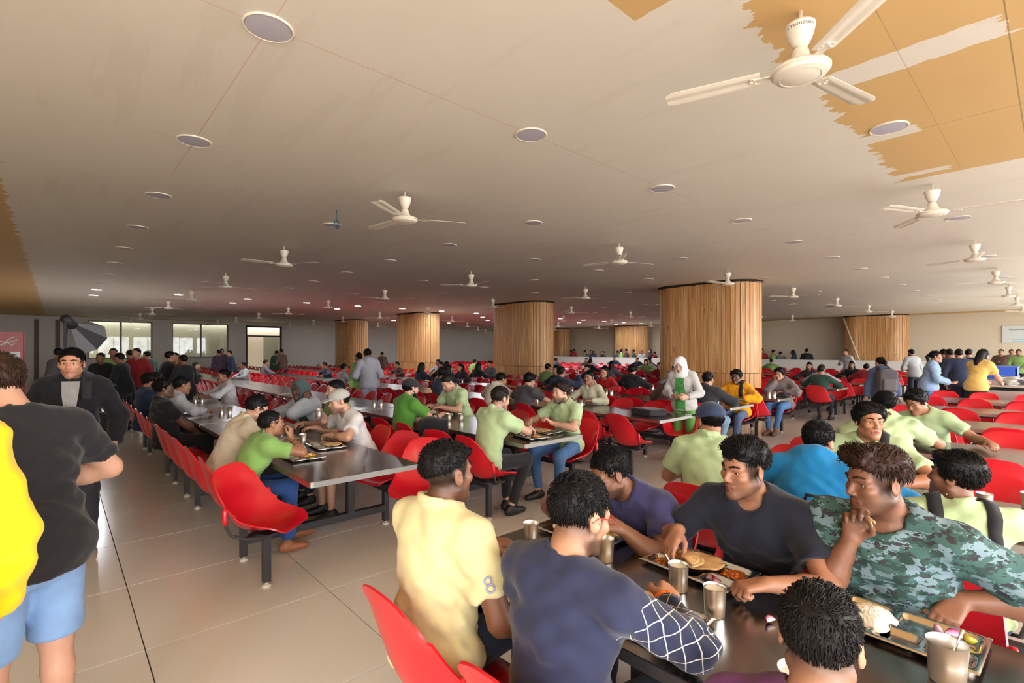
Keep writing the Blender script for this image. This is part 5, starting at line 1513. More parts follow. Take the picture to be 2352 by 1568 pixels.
leaner = person('man in a light green polo leaning on the table, looking down left', (6.46 + SEAT_OFF - .1, .86), 80, lod=1, lean=(16, 26), roll=6, head=(-20, -24, 0), skin='brown', hair=('full', BLK), shirt=((170, 192, 146), 'short', 'polo'), hands={-1: hnd(6.15, .42, .80, hint=(-.8, 0, -.6)), 1: hnd(6.1, .85, .80)})

# walking in the aisle on the right
packgirl = person('girl in a navy hoodie with a backpack walking away along the aisle', (spot(2066, 9.4)[0], spot(2066, 9.4)[1] + .25), -60, seated=False, lod=1, female=True, h=.90, head=(20, -6, 0), skin='tan', hair=('pony', BLK), shirt=((76, 84, 112), 'long', 'hoodie'), pants=((50, 58, 84), 'long'))
denimw = person('woman in a denim jacket and lime top carrying a tray', spot(2132, 10.6), -172, seated=False, lod=1, female=True, h=.97, skin='tan', hair=('pony', BLK), shirt=((136, 160, 192), 'long', 'jacket'), pants=((84, 116, 164), 'long', 'denim'), hands={1: dict(t=(.12, .34, .98), palm=(0, 0, 1)), -1: dict(t=(-.12, .34, .98), palm=(0, 0, 1))})
mustard = person('woman in a mustard top with long black hair reaching over the counter', (14.05, 1.15), -118, seated=False, lod=1, female=True, bulk=1.08, h=1.0, lean=(8, 18), head=(0, -20, 0), skin=(196, 134, 112), hair=('long', BLK), shirt=((214, 172, 96), 'short', 'tee'), pants=((34, 34, 38), 'wide'), hands={1: dict(t=(.16, .46, .97)), -1: dict(t=(-.14, .50, .97))})
hoodg = person('man in a grey hoodie and pale jeans standing among the tables, back turned', spot(848, 11.0), -8, seated=False, lod=1, h=1.0, skin='brown', hair=('short', BLK), head=(-14, -14, 0), shirt=((158, 160, 170), 'long', 'hoodie'), pants=((140, 164, 192), 'long', 'denim'), hands={1: dict(t=(.16, .3, 1.0)), -1: dict(t=(-.14, .3, 1.0))})
# ------------------------------------------------------------------ trays, cups and food
def solid_sheet(X, Y, Zf, th=.0014):
    nx, ny = X.shape; V = np.stack([X, Y, Zf], 2).reshape(-1, 3); B = V - np.array([0, 0, th]); n = len(V); F = []
    for i in range(nx - 1):
        for j in range(ny - 1):
            a = i*ny + j; F.append((a, a+ny, a+ny+1, a+1)); F.append((a+n, a+1+n, a+ny+1+n, a+ny+n))
    per = [j for j in range(ny)] + [i*ny + ny-1 for i in range(1, nx)] + [(nx-1)*ny + j for j in range(ny-2, -1, -1)] + [i*ny for i in range(nx-2, 0, -1)]
    for a, b in zip(per, per[1:] + per[:1]): F.append((a, b, b + n, a + n))
    return np.concatenate([V, B]), F
WELLS = [(-.178, .028, -.115, .012), (.044, .178, -.115, .012), (-.178, -.072, .030, .115), (-.056, .056, .030, .115), (.072, .178, .030, .115)]
tx, ty = np.meshgrid(np.linspace(-.195, .195, 66), np.linspace(-.132, .132, 46), indexing='ij')
tz = np.full(tx.shape, .021)
for (x0, x1, y0, y1) in WELLS:
    cx, cy, hx, hy, r = (x0+x1)/2, (y0+y1)/2, (x1-x0)/2, (y1-y0)/2, .022
    qx, qy = np.abs(tx-cx) - hx + r, np.abs(ty-cy) - hy + r
    d = np.hypot(np.maximum(qx, 0), np.maximum(qy, 0)) + np.minimum(np.maximum(qx, qy), 0) - r
    tz = np.minimum(tz, .021 - .0185 * sstep(.002, -.012, d))
ex = np.maximum(np.abs(tx) - .189, np.abs(ty) - .126)
tz = np.where(ex > 0, .021 - .004 * sstep(0, .006, ex), tz)
tV, tF = solid_sheet(tx, ty, tz)
tray_me = auto_smooth(fix_normals(mesh('food_tray', tV, tF, True, M['tray'])), 50)

def food_mat(name, rough=0.5):
    m, nt, b = new_mat(name)
    a = nt.nodes.new('ShaderNodeVertexColor'); a.layer_name = 'col'
    f = noise_n(nt, coords(nt), 160, 3)
    mul = nt.nodes.new('ShaderNodeVectorMath'); mul.operation = 'SCALE'
    nt.links.new(a.outputs['Color'], mul.inputs[0]); nt.links.new(math_n(nt, 'MULTIPLY_ADD', f, .5, .75), mul.inputs['Scale'])
    nt.links.new(mul.outputs[0], b.inputs['Base Color']); b.inputs['Roughness'].default_value = rough
    return m
M['food'] = food_mat('cooked_food', .35)
M['rice'] = simple('cooked_rice', rgb(236, 230, 216), .6, var=.06, vscale=60)
M['milk'] = simple('buttermilk', rgb(232, 230, 222), .4, var=.03)
def bread_mat():
    m, nt, b = new_mat('flat_bread')
    f = noise_n(nt, coords(nt), 26, 5); g2 = noise_n(nt, coords(nt), 75, 3)
    c = mix_c(nt, math_n(nt, 'MULTIPLY_ADD', f, 3.0, -1.35, clamp=True), rgb(228, 190, 138), rgb(196, 140, 82))
    c = mix_c(nt, math_n(nt, 'MULTIPLY_ADD', g2, 6.0, -3.7, clamp=True), c, rgb(112, 66, 34))
    nt.links.new(c, b.inputs['Base Color']); b.inputs['Roughness'].default_value = .7
    bump_n(nt, b, f, .4, .004)
    return m
M['bread'] = bread_mat()

def blob(rx, ry, hz, seed, bump=.004, n=18):
    """a mound of food: domed disc with an uneven surface"""
    rg = np.random.default_rng(seed); V = [(0, 0, hz)]; F = []
    m = n * 2; P = rg.uniform(0, 6, 6)
    rings = 8
    for i in range(1, rings + 1):
        t = i / rings
        for j in range(m):
            a = 2*math.pi*j/m; w = 1 + .10*math.sin(3*a + P[0]) + .06*math.sin(5*a + P[1])
            x, y = rx*t*w*math.cos(a), ry*t*w*math.sin(a)
            z = hz * (1 - t**2.2) + (bump * (math.sin(x*260 + P[2]) * math.sin(y*240 + P[3]) + .6*math.sin(x*520 + y*300 + P[4]))) * (1 - t**6)
            V.append((x, y, max(z, 0)))
    for j in range(m): F.append((0, 1 + j, 1 + (j+1) % m))
    for i in range(rings - 1):
        for j in range(m):
            a = 1 + i*m + j; b = 1 + i*m + (j+1) % m; F.append((a, a + m, b + m, b))
    return V, F
def curry(label, u, v, z, rx, ry, cols, seed, hz=.012, rz=0.0, name='curry', cat='curry', chunks=26):
    rg = np.random.default_rng(seed); mb = MB(); C = []
    V, F = blob(rx, ry, hz, seed); mb.add(V, F)
    base = lrgb(cols[0])
    C += [base * (.8 + .4*rg.random()) for _ in V]
    for k in range(chunks):
        a = rg.uniform(0, 6.28); t = math.sqrt(rg.random()) * .85; x, y = rx*t*math.cos(a), ry*t*math.sin(a); r = rg.uniform(.004, .010)
        sv = [(x + r*1.3*math.cos(q)*math.sin(p_), y + r*math.sin(q)*math.sin(p_), hz*(1 - t**2.2)*.9 + .001 + r*.7*math.cos(p_)) for p_ in (.01, .8, 1.6, 2.4, 3.13) for q in np.linspace(0, 6.28, 7)[:-1]]
        sf = [(i*6+j, (i+1)*6+j, (i+1)*6+(j+1) % 6, i*6+(j+1) % 6) for i in range(4) for j in range(6)]
        mb.add(sv, sf); c = lrgb(cols[1 + k % (len(cols) - 1)]); C += [c] * len(sv)
    me = mb.me(name, M['food'], True); set_col(me, np.array(C))
    return tag(obj(name, me, None, (u, v, z), rz), label, cat, None, 'stuff')
def rice(label, u, v, z, rx, ry, hz, seed, n=420):
    rg = np.random.default_rng(seed); mb = MB(); V, F = blob(rx, ry, hz, seed, .002); mb.add(V, F)
    for k in range(n):
        a = rg.uniform(0, 6.28); t = math.sqrt(rg.random()) * .97; x, y = rx*t*math.cos(a), ry*t*math.sin(a); zz = hz*(1 - t**2.2) + .001
        d = rg.normal(0, 1, 3); d[2] *= .4; d = unit(d) * .0038; s_ = unit(np.cross(d, [0, 0, 1])) * .0012; q = np.array([x, y, zz])
        P = [q - d, q + s_, q + [0, 0, .0012], q - s_, q + d]
        mb.add(P, [(0, 1, 2), (0, 2, 3), (4, 2, 1), (4, 3, 2)])
    return tag(mb.build('rice', M['rice'], smooth=False, loc=(u, v, z)), label, 'rice', None, 'stuff')
def roti(label, u, v, z, r, seed, fold=0.0, rz=0.0, tilt=0.0):
    rg = np.random.default_rng(seed); ph = rg.uniform(0, 6, 4); V = []; F = []; n, m = 9, 36
    for i in range(n + 1):
        t = i / n
        for j in range(m):
            a = 2*math.pi*j/m; x, y = r*t*math.cos(a)*(1 + .03*math.sin(3*a + ph[0])), r*t*math.sin(a)
            zz = .004 + .004*math.sin(x*60 + ph[1])*math.sin(y*55 + ph[2]) * t + .003
            if fold and y > 0:
                g = min(y / (r*.25), 1); y2 = y if y < r*.12 else r*.24 - y; zz += .012 * min(1, y / (r*.2)); y = y2
            V.append((x, y, zz))
    for i in range(n):
        for j in range(m):
            a = i*m + j; b = i*m + (j+1) % m; F.append((a, a + m, b + m, b))
    k = len(V); V += [(x, y, zz - .003) for x, y, zz in V]; F += [tuple(reversed([q + k for q in f])) for f in list(F)]
    for j in range(m): a = n*m + j; b = n*m + (j+1) % m; F.append((a, a + k, b + k, b))
    o = obj('flat_bread', mesh('flat_bread', V, F, True, M['bread']), None, (u, v, z), rz); o.rotation_euler[0] = tilt
    return tag(o, label, 'bread')
def onion(label, u, v, z, rz, s=1.0, col=((150, 30, 96), (236, 218, 226))):
    """wedge cut from a red onion: purple rind, pale layers"""
    V = []; C = []; n, m = 8, 6; F = []
    for i in range(n + 1):
        th = math.pi * i / n
        for j in range(m + 1):
            a = math.radians(-38 + 76*j/m); rr = .021*s*math.sin(th)
            V.append((rr*math.cos(a), rr*math.sin(a), .021*s*math.cos(th)*.9)); C.append(lrgb(col[0]))
    for i in range(n):
        for j in range(m): q = i*(m+1)+j; F.append((q, q+m+1, q+m+2, q+1))
    b = len(V)
    for i in range(n + 1): V.append((0, 0, .021*s*math.cos(math.pi*i/n)*.9)); C.append(lrgb(col[1]))
    for i in range(n): F.append((b+i, b+i+1, (i+1)*(m+1), i*(m+1))); F.append((b+i+1, b+i, i*(m+1)+m, (i+1)*(m+1)+m))
    R = Ry(math.radians(90)) @ Rz(math.radians(0)); V = [tuple(Rx(math.radians(90)) @ np.array(p)) for p in V]
    zmin = min(p[2] for p in V); V = [(x, y, zz - zmin) for x, y, zz in V]
    me = mesh('onion_piece', V, F, True, M['food']); set_col(me, np.array(C))
    return tag(obj('onion_piece', me, None, (u, v, z), rz), label, 'onion')
def tray(label, u, v, rz, z=TOP):
    o = obj('food_tray', tray_me, None, (u, v, z + .0005), rz); tag(o, label, 'tray', 'steel food trays')
    c, s_ = math.cos(rz), math.sin(rz)
    return lambda x, y, zz=.0045: (u + c*x - s_*y, v + s_*x + c*y, z + .001 + zz)
def cup_mesh(r, h):
    pr = [(.0003, .003), (r*.80, .003), (r*.82, .0), (r*.86, .002), (r*.93, h*.5), (r, h - .002), (r*1.03, h), (r*1.0, h), (r*.965, h - .003), (r*.90, h*.5), (r*.83, .006), (.0003, .005)]
    return auto_smooth(MB().lathe(pr, 28).me('steel_cup', M['cup']), 60)
cup_a, cup_b = cup_mesh(.037, .098), cup_mesh(.046, .108)
cup_far = MB().lathe([(.030, 0), (.037, .098), (.034, .097), (.028, .01), (.0003, .01)], 10).me('steel_cup', M['cup'], True)
def cup(label, u, v, z=TOP, me=None, fill=None, spoon=None):
    t = thing('steel_cup', label, 'cup', (u, v, z + .001), 0, 'steel cups')
    me = me or cup_a; obj('beaker', me, t); r, h = (.046, .108) if me is cup_b else (.037, .098)
    if fill:
        f = auto_smooth(MB().lathe([(.0003, h*fill), (r*.88, h*fill), (r*.885, h*fill - .004)], 24).me('drink', M['milk'])); obj('drink', f, t)
    if spoon is not None:
        s_ = tag(MB().tube([(0, 0, 0), (.02, .0, .06), (.036, 0, .10), (.05, 0, .125)], [.004, .003, .003, .005], 6).build('spoon', M['cup'], None, True, (u, v, z + .012), spoon), 'steel spoon standing in the %s' % label[:44].replace('steel cup ', 'cup ').rsplit(' ', 1)[0], 'spoon')
    return t
H90 = math.radians(90)
# ---- foreground table
P = tray('steel tray of curry, bread and onion before the man in black', 1.95, 1.0, math.radians(86))
curry('yellow potato curry at the left end of the tray before the man in black', *P(.118, -.05), .058, .05, ((206, 140, 40), (226, 170, 60), (190, 110, 30)), 1)
curry('orange gravy with chickpeas at the right end of the same tray', *P(-.125, -.05, .004), .055, .05, ((186, 96, 30), (206, 124, 40), (150, 70, 24)), 2)
curry('small heap of brown curry by the bread of the man in black', *P(.125, .07), .042, .034, ((160, 90, 34), (190, 120, 44)), 3, chunks=14)
roti('flat bread lying in the tray before the man in black', *P(.0, -.03, .021), .088, 4, 0, .4)
roti('torn folded flat bread held by the man in black', *P(.03, .05, .040), .075, 5, 1, .9)
for k, (x, y, r) in enumerate(((-.10, .075, .3), (-.135, .085, 1.4), (-.118, .055, 2.6))):
    onion(('red onion wedge nearest the fist of the man in black', 'upper red onion wedge in the tray of the man in black', 'lower red onion wedge in the tray of the man in black')[k], *P(x, y), r, 1.0 + .1*k)
P = tray('steel tray with rice and spinach curry before the camouflage shirt', 1.995, .335, math.radians(88))
rice('mound of white rice in the tray before the camouflage shirt', *P(.085, -.005, .012), .088, .072, .034, 6)
curry('green and orange spinach curry beside the rice', *P(-.105, .06), .052, .046, ((96, 92, 34), (60, 76, 30), (206, 130, 40), (190, 110, 36)), 7, .016, chunks=40)
onion('bright purple onion piece in the tray of rice', *P(-.115, -.06), .2, 1.15, ((168, 30, 130), (226, 190, 214)))
onion('pale onion slice beside the purple onion piece', *P(-.085, -.075), 1.9, 1.1, ((206, 150, 186), (240, 226, 232)))
onion('lemon wedge in the tray of rice', *P(-.15, -.085), 2.8, 1.0, ((190, 180, 60), (222, 216, 140)))
P = tray('steel tray in front of the navy sweater with checked sleeve', 1.465, .95, math.radians(92))
curry('green leafy curry in the tray of the navy sweater', *P(.10, .05), .055, .04, ((110, 92, 36), (70, 84, 30), (190, 120, 40)), 8)
onion('magenta onion wedge in the tray of the navy sweater', *P(-.12, .06), .5, 1.1, ((190, 20, 120), (230, 150, 200)))
roti('flat bread under the hand of the navy sweater', *P(.03, -.05, .021), .07, 9)
P = tray('steel tray of bread beside the pale yellow polo', 1.45, 1.53, math.radians(95))
roti('flat bread in the tray beside the pale yellow polo', *P(.06, .0, .021), .085, 10, 0, 1.0)
roti('second flat bread on top beside the pale yellow polo', *P(-.02, -.03, .036), .08, 11, 1, 2.0)
curry('small brown curry beside the pale yellow polo', *P(-.12, -.05), .05, .045, ((150, 92, 30), (190, 130, 40)), 12)
onion('lemon wedge in the tray beside the pale yellow polo', *P(-.12, .07), .9, 1.1, ((196, 190, 60), (226, 220, 150)))
P = tray('steel tray before the hunched navy polo', 1.90, 1.56, math.radians(90))
curry('orange curry in the tray before the hunched navy polo', *P(.11, -.05), .06, .048, ((206, 130, 36), (226, 160, 60)), 13)
curry('yellow rice in the tray before the hunched navy polo', *P(-.07, -.05), .08, .05, ((220, 180, 90), (230, 200, 120)), 14)
cup('steel cup by the pale yellow polo, far left of the table', 1.635, 1.66)
cup('steel cup before the hunched navy polo', 1.737, 1.309, fill=.75)
cup('steel cup beside the bread of the man in black', 1.728, .965, fill=.9, spoon=2.4)
cup('steel cup near the middle of the foreground table', 1.655, .79, fill=.92)
cup('large steel cup at the lower right of the foreground table', 1.795, .205, me=cup_b, spoon=-.6)
onion('red onion wedge lying on the bare steel tabletop', 1.735, .635, TOP + .001, 1.2, 1.0, ((170, 40, 120), (240, 232, 230)))
bw = auto_smooth(MB().lathe([(.0003, .002), (.03, .002), (.05, .012), (.058, .028), (.056, .029), (.046, .014), (.0003, .006)], 26).me('bowl', M['white']))
tag(obj('white_bowl', bw, None, (1.50, .475, TOP + .001)), 'small white bowl beside the purple shirt', 'bowl')
held = Vector(camo['root'].location) + Matrix.Rotation(camo['hd'], 3, 'Z') @ Vector(camo['grip'][1])
roti('bite of flat bread in the hand of the camouflage shirt', held.x, held.y, held.z + .005, .028, 15, 1, .6, 1.1)
# ---- middle and second tables
P = tray('steel tray of yellow rice before the boy in green', 1.52, 4.30, math.radians(90))
curry('yellow rice and egg before the boy in green', *P(0, -.04), .10, .05, ((224, 176, 70), (240, 220, 180), (216, 140, 40)), 16, .016)
P = tray('steel tray of bread before the grey cap', 1.86, 4.62, math.radians(86))
roti('flat bread before the grey cap', *P(-.05, -.04, .021), .085, 17); curry('green curry before the grey cap', *P(.11, -.05), .055, .045, ((130, 110, 40), (196, 140, 50)), 18)
P = tray('steel tray with food between the grey cap and the cream shirt', 1.70, 5.12, math.radians(96))
curry('brown curry between the grey cap and the cream shirt', *P(.06, -.04), .10, .05, ((176, 120, 60), (210, 160, 80)), 19)
cup('steel cup between the grey cap and the cream shirt', 1.74, 4.88)
cup('steel cup in front of the cream shirt', 1.45, 5.3)
cup('steel cup by the hooded man', 1.9, 6.0)
held = Vector(wcap['root'].location) + Matrix.Rotation(wcap['hd'], 3, 'Z') @ Vector(wcap['grip'][1])
cup('steel cup raised in the hand of the grey cap', held.x - .02, held.y, held.z - .05)
P = tray('steel tray of rice before the light green polo seen from behind', 3.62, 3.70, math.radians(80))
rice('white rice before the light green polo seen from behind', *P(.08, .0, .008), .06, .06, .024, 20, 60); curry('brown curry before the light green polo seen from behind', *P(-.08, -.03), .07, .05, ((190, 124, 54), (216, 160, 80)), 21)
P = tray('steel tray of flat bread before the bearded young man', 3.92, 3.82, math.radians(94))
roti('flat bread before the bearded young man', *P(0, 0, .021), .10, 22); curry('orange curry before the bearded young man', *P(.12, -.05), .05, .045, ((206, 130, 40), (226, 170, 70)), 23)
cup('steel cup between the two light green polos', 3.72, 4.02); cup('steel cup left of the pair by the dark green polo', 3.66, 5.2); cup('steel cup right of the pair by the dark green polo', 3.76, 5.08)
cup('steel cup on the table before the black backpack straps', 3.85, .28); cup('steel cup at right on the second front table', 4.0, -.02 + .12, me=cup_b)
cup('steel cup standing by the boy facing the camera', 3.55, .80, me=cup_b)
# ---- cups set in pairs on farther tables
def far_cup(label, u, v):
    tag(obj('steel_cup', cup_far, None, (u, v, TOP + .001)), label, 'cup', 'steel cups')
names = iter(('before the pale patterned blouse', 'beside the orange jacket', 'on the table behind the navy shirt', 'by the woman in red', 'near the charcoal tee shirt', 'left of the second pillar', 'near the grey hoodie', 'before the white long-sleeved shirt', 'in front of the black jacket', 'before the grey jacket', 'by the white shirt on the left', 'behind the dark green polo'))
for (u, v) in ((6.15, 5.25), (8.15, 3.95), (8.2, 7.2), (8.25, 6.2), (6.1, 6.2), (8.2, 11.2), (4.0, 9.5), (1.7, 7.9), (10.1, 6.4), (10.1, 3.75), (1.75, 10.0), (3.75, 7.4)):
    n_ = next(names)
    far_cup('left steel cup of a pair ' + n_, u, v); far_cup('right steel cup of a pair ' + n_, u + .09, v - .06)

# ------------------------------------------------------------------ bags
def soft_obj(name, sd, cell, mat, color, root): 
    V, F = sd.mesh(cell); return obj(name, mesh(name, V, F, True, mat), root, color=rgb(*color))
def backpack(label, loc, heading, color, accent=None, s=1.0, tilt=0.0, cell=.012):
    t = thing('backpack', label, 'backpack', loc, math.radians(heading)); t.rotation_euler[0] = math.radians(tilt)
    b_ = SDF(); b_.box(vec(0, 0, .22)*s, vec(.115, .055, .17)*s, .045*s, k=.03); b_.ell(vec(0, -.02, .40)*s, vec(.12, .075, .06)*s, k=.05); b_.disp = wob(.004, 30, 30, 26, loc[0])
    soft_obj('main_bag', b_, cell, M['cloth'], color, t)
    p_ = SDF(); p_.box(vec(0, -.105, .15)*s, vec(.085, .015, .085)*s, .03*s, k=.02); p_.disp = wob(.003, 40, 30, 36)
    soft_obj('front_pocket', p_, cell, M['cloth'], accent or color, t)
    mb = MB(); mb.tube([vec(-.04, .06, .43)*s, vec(-.03, .05, .475)*s, vec(.03, .05, .475)*s, vec(.04, .06, .43)*s], .009*s, 6)
    mb.build('carry_loop', M['dark'], t, True)
    zt = MB(); zt.tube([vec(.165*math.cos(a), -.062 - .03*math.sin(a), .27 + .155*math.sin(a))*s for a in np.linspace(0, math.pi, 14)], .004*s, 5); zt.build('zip', M['ink'], t, True)
    return t
backpack('black and teal backpack sitting on a red chair', (3.115 - .02, 4.64, .47), -80, (34, 36, 42), (30, 120, 132), 1.0, 8)
backpack('grey backpack on the back of the bending person', spot(108, 3.22) + (1.02,), 62, (104, 100, 94), (128, 132, 128), 1.05, -50)
backpack('black backpack with yellow piping behind the bright blue hoodie', (2.70, .80, .50), -75, (36, 38, 42), (44, 46, 48), .95, 6)
pg = packgirl; backpack('dark grey backpack worn by the girl in the navy hoodie', (packgirl['pos'][0] - .15, packgirl['pos'][1] - .09, .86), -60, (84, 78, 80), (96, 90, 92), .95)
jk = jacket; backpack('dark grey backpack hanging low behind the man in the black jacket', (jacket['pos'][0] + .06, jacket['pos'][1] + .24, .60), 180, (58, 62, 60), (70, 76, 60), 1.15)
lb = SDF(); lb.box((0, 0, .045), (.19, .12, .015), .03, k=.02); lb.disp = wob(.006, 18, 22, 40)
t = thing('shoulder_bag', 'flat black shoulder bag lying on the table by the headscarf', 'bag', (6.10, 3.86, TOP + .002), math.radians(70)); soft_obj('bag_body', lb, .012, M['cloth'], (44, 44, 48), t)
MB().tube([(-.15, -.1, .05), (-.22, -.22, .03), (-.05, -.30, .012), (.14, -.24, .012), (.16, -.1, .05)], .010, 6).build('strap', M['dark'], t, True)

# straps over shoulders, laid on the shirt
def strap_on(info, side, x=.085, a0=-110, a1=95, w=.026, col=(34, 34, 38)):
    sd = info['shirt_sdf']; R2_ = info['R2']; C0 = info['Wt'] + R2_ @ (vec(0, 0, .16) * info['s']); rows = []
    AA = np.linspace(math.radians(a0), math.radians(a1), 26)
    D_ = np.array([R2_ @ vec(0, math.sin(a), math.cos(a)) for a in AA for q in (-1, 1)])
    P_ = np.array([C0 + R2_ @ vec(side*x + q*w, 0, 0) for a in AA for q in (-1, 1)]) + D_*.5
    for _ in range(30): P_ = P_ - D_ * np.maximum(sd.at(P_) - .004, 0)[:, None] * .9
    for i in range(26):
        row = []
        for q in (0, 1): row += [P_[2*i + q] + D_[2*i + q]*.007, P_[2*i + q] - D_[2*i + q]*.012]
        rows.append(row)
    V = [p for r in rows for p in r]; F = []
    for i in range(len(rows) - 1):
        b0, b1 = i*4, (i+1)*4
        F += [(b0, b0+2, b1+2, b1), (b0+1, b1+1, b1+3, b0+3), (b0, b1, b1+1, b0+1), (b0+2, b0+3, b1+3, b1+2)]
    obj('shoulder_strap', mesh('shoulder_strap', V, F, True, M['cloth']), info['root'], color=rgb(*col))
for q in (-1, 1): strap_on(strap, q, .10)
strap_on(faceboy, -1, .095); strap_on(jacket, -1, .10, -100, 80, .03, (40, 42, 44)); strap_on(orange, -1, .10); strap_on(packgirl, 1, .09); strap_on(packgirl, -1, .09)

# ------------------------------------------------------------------ serving counter, board, cooler and other furniture
M['counter'] = steel_mat('counter_steel', rgb(176, 170, 164), .35, (3, 3, 3))
M['blue_plastic'] = simple('blue_plastic', rgb(46, 92, 200), .4, var=.08)
t = thing('serving_counter', 'steel serving counter with dishes in front of the mustard top', 'counter', (15.9, .55, 0))
MB().rbox(0, 0, 1.35, .55, .03, .88, .92).build('counter_top', M['counter'], t)
MB().box((-1.25, -.48, .15), (1.25, .48, .80)).build('cabinet', M['counter'], t)
for x in (-1.28, 1.28):
    for y in (-.48, .48): MB().box((x - .03, y - .03, 0), (x + .03, y + .03, .88)).build('leg', M['counter'], t)
bowl_me = auto_smooth(MB().lathe([(.0003, .004), (.10, .004), (.14, .05), (.17, .11), (.175, .11), (.145, .05), (.0003, .01)], 20).me('dish', M['cup']))
for k, (x, y) in enumerate(((15.0, .75), (15.35, .45), (15.8, .75), (16.3, .4), (16.7, .8))):
    tag(obj('steel_dish', bowl_me, None, (x, y, .921)), 'steel serving dish, %s from the left on the counter' % ordinal(k), 'dish', 'dishes on the serving counter')
t = thing('plastic_crate', 'bright blue plastic crate standing beyond the serving counter', 'crate', (18.2, 1.0, .0))
cr = MB(); cr.box((-.5, -.3, .92), (.5, .3, .94)); 
for (a, b) in (((-.5, -.3), (.5, -.27)), ((-.5, .27), (.5, .3)), ((-.5, -.3), (-.47, .3)), ((.47, -.3), (.5, .3))): cr.box((a[0], a[1], .94), (b[0], b[1], 1.22))
cr.build('box', M['blue_plastic'], t); MB().rbox(0, 0, .52, .32, .02, 1.20, 1.235).build('rim', M['blue_plastic'], t)
MB().box((-.55, -.35, 0), (.55, .35, .92)).build('stand', M['counter'], t)
M['board'] = simple('menu_board', rgb(206, 214, 214), .4, var=.03); M['cyan'] = simple('cyan_print', rgb(110, 196, 214), .5, var=.05)
t = thing('menu_board', 'pale blue menu board on the right wall', 'sign', (U_MAX - .035, 0.6, 0))
MB().box((-.03, -1.1, 1.95), (.03, 1.0, 2.66)).build('panel', M['board'], t)
for k, (z, y0, y1) in enumerate(((2.50, -.9, .8), (2.30, -.1, .35), (2.10, -.8, .7), (2.02, -.8, .7))):
    MB().box((-.036, y0, z - .02), (-.031, y1, z + (.05 if k == 1 else .0))).build('print_line', M['cyan'] if k else M['stone'], t)
# red drinks cooler by the left wall
M['cooler'] = simple('red_enamel', rgb(150, 20, 28), .35, var=.06)
cu_, cv_ = -.84, 14.6
t = thing('drinks_cooler', 'red drinks cooler with white script at the far left', 'cooler', (cu_, cv_, 0))
MB().rbox(0, 0, .34, .33, .03, .08, 2.02).build('body', M['cooler'], t); MB().box((-.28, -.345, .30), (.28, -.335, 1.62)).build('glass_door', M['board'], t)
MB().box((-.31, -.352, 1.66), (.31, -.335, 1.98)).build('header', M['cooler'], t)
sw = MB()
for (pts, r) in (([(-.24, 1.74), (-.12, 1.86), (-.05, 1.90), (-.10, 1.78), (.02, 1.76), (.12, 1.88), (.2, 1.93)], .012), ([(-.2, 1.90), (-.05, 1.83), (.1, 1.80), (.24, 1.86)], .010), ([(.05, 1.74), (.1, 1.82), (.16, 1.74), (.2, 1.8)], .010)):
    sw.tube([(x, -.354, z) for x, z in pts], r, 5)
sw.build('script', M['white'], t, True)
for x in (-.3, .3):
    for y in (-.28, .28): MB().box((x - .03, y - .03, 0), (x + .03, y + .03, .08)).build('foot', M['dark'], t)
# photographer's softbox
su, sv_ = spot(196, 5.9)
t = thing('softbox', 'dark grey faceted softbox lamp behind the man in the black jacket', 'studio lamp', (su, sv_, 0), math.radians(150))
cz = 1.80; R_ = Rx(math.radians(30)) @ Rz(0)
fr_ = [vec(.22*math.cos(a), .0, .22*math.sin(a)) for a in np.radians((45, 90, 135, 180, 225, 270, 315, 360))]; bk = [vec(.05*math.cos(a), .26, .05*math.sin(a)) for a in np.radians((45, 90, 135, 180, 225, 270, 315, 360))]
M['sb1'] = simple('silver_grey_fabric', rgb(112, 114, 120), .5, var=.12); M['sb2'] = simple('dark_fabric', rgb(34, 35, 40), .7, var=.1)
for i in range(8):
    q = [R_ @ p + vec(0, 0, cz) for p in (fr_[i], fr_[(i+1) % 8], bk[(i+1) % 8], bk[i])]
    q2 = [p * 1.0 + unit(p - vec(0, .12, cz)) * .006 for p in q]
    mb = MB(); mb.add(q + q2, [(0, 1, 2, 3), (7, 6, 5, 4), (0, 4, 5, 1), (1, 5, 6, 2), (2, 6, 7, 3), (3, 7, 4, 0)]); mb.build('panel', M['sb1'] if i % 3 else M['sb2'], t)
q = [R_ @ (p*.98 + vec(0, .004, 0)) + vec(0, 0, cz) for p in fr_]; q2 = [R_ @ (p*.98 + vec(0, .012, 0)) + vec(0, 0, cz) for p in fr_]
mb = MB(); mb.add(q + q2, [tuple(range(8)), tuple(range(15, 7, -1))] + [(i, (i+1) % 8, 8 + (i+1) % 8, 8 + i) for i in range(8)]); mb.build('diffuser', M['sb1'], t)
e = R_ @ vec(0, .26, 0) + vec(0, 0, cz); e2 = R_ @ vec(0, .42, 0) + vec(0, 0, cz)
MB().tube([tuple(e), tuple(e2)], .05, 12).build('lamp_head', M['sb2'], t, True)
MB().tube([tuple(e2), (e2[0], e2[1], .5)], .012, 8).build('stand_pole', M['dark'], t)
for a in (0, 120, 240):
    c_, s_ = math.cos(math.radians(a)), math.sin(math.radians(a)); MB().tube([(e2[0], e2[1], .55), (e2[0] + .35*c_, e2[1] + .35*s_, .012)], .010, 6).build('stand_leg', M['dark'], t)
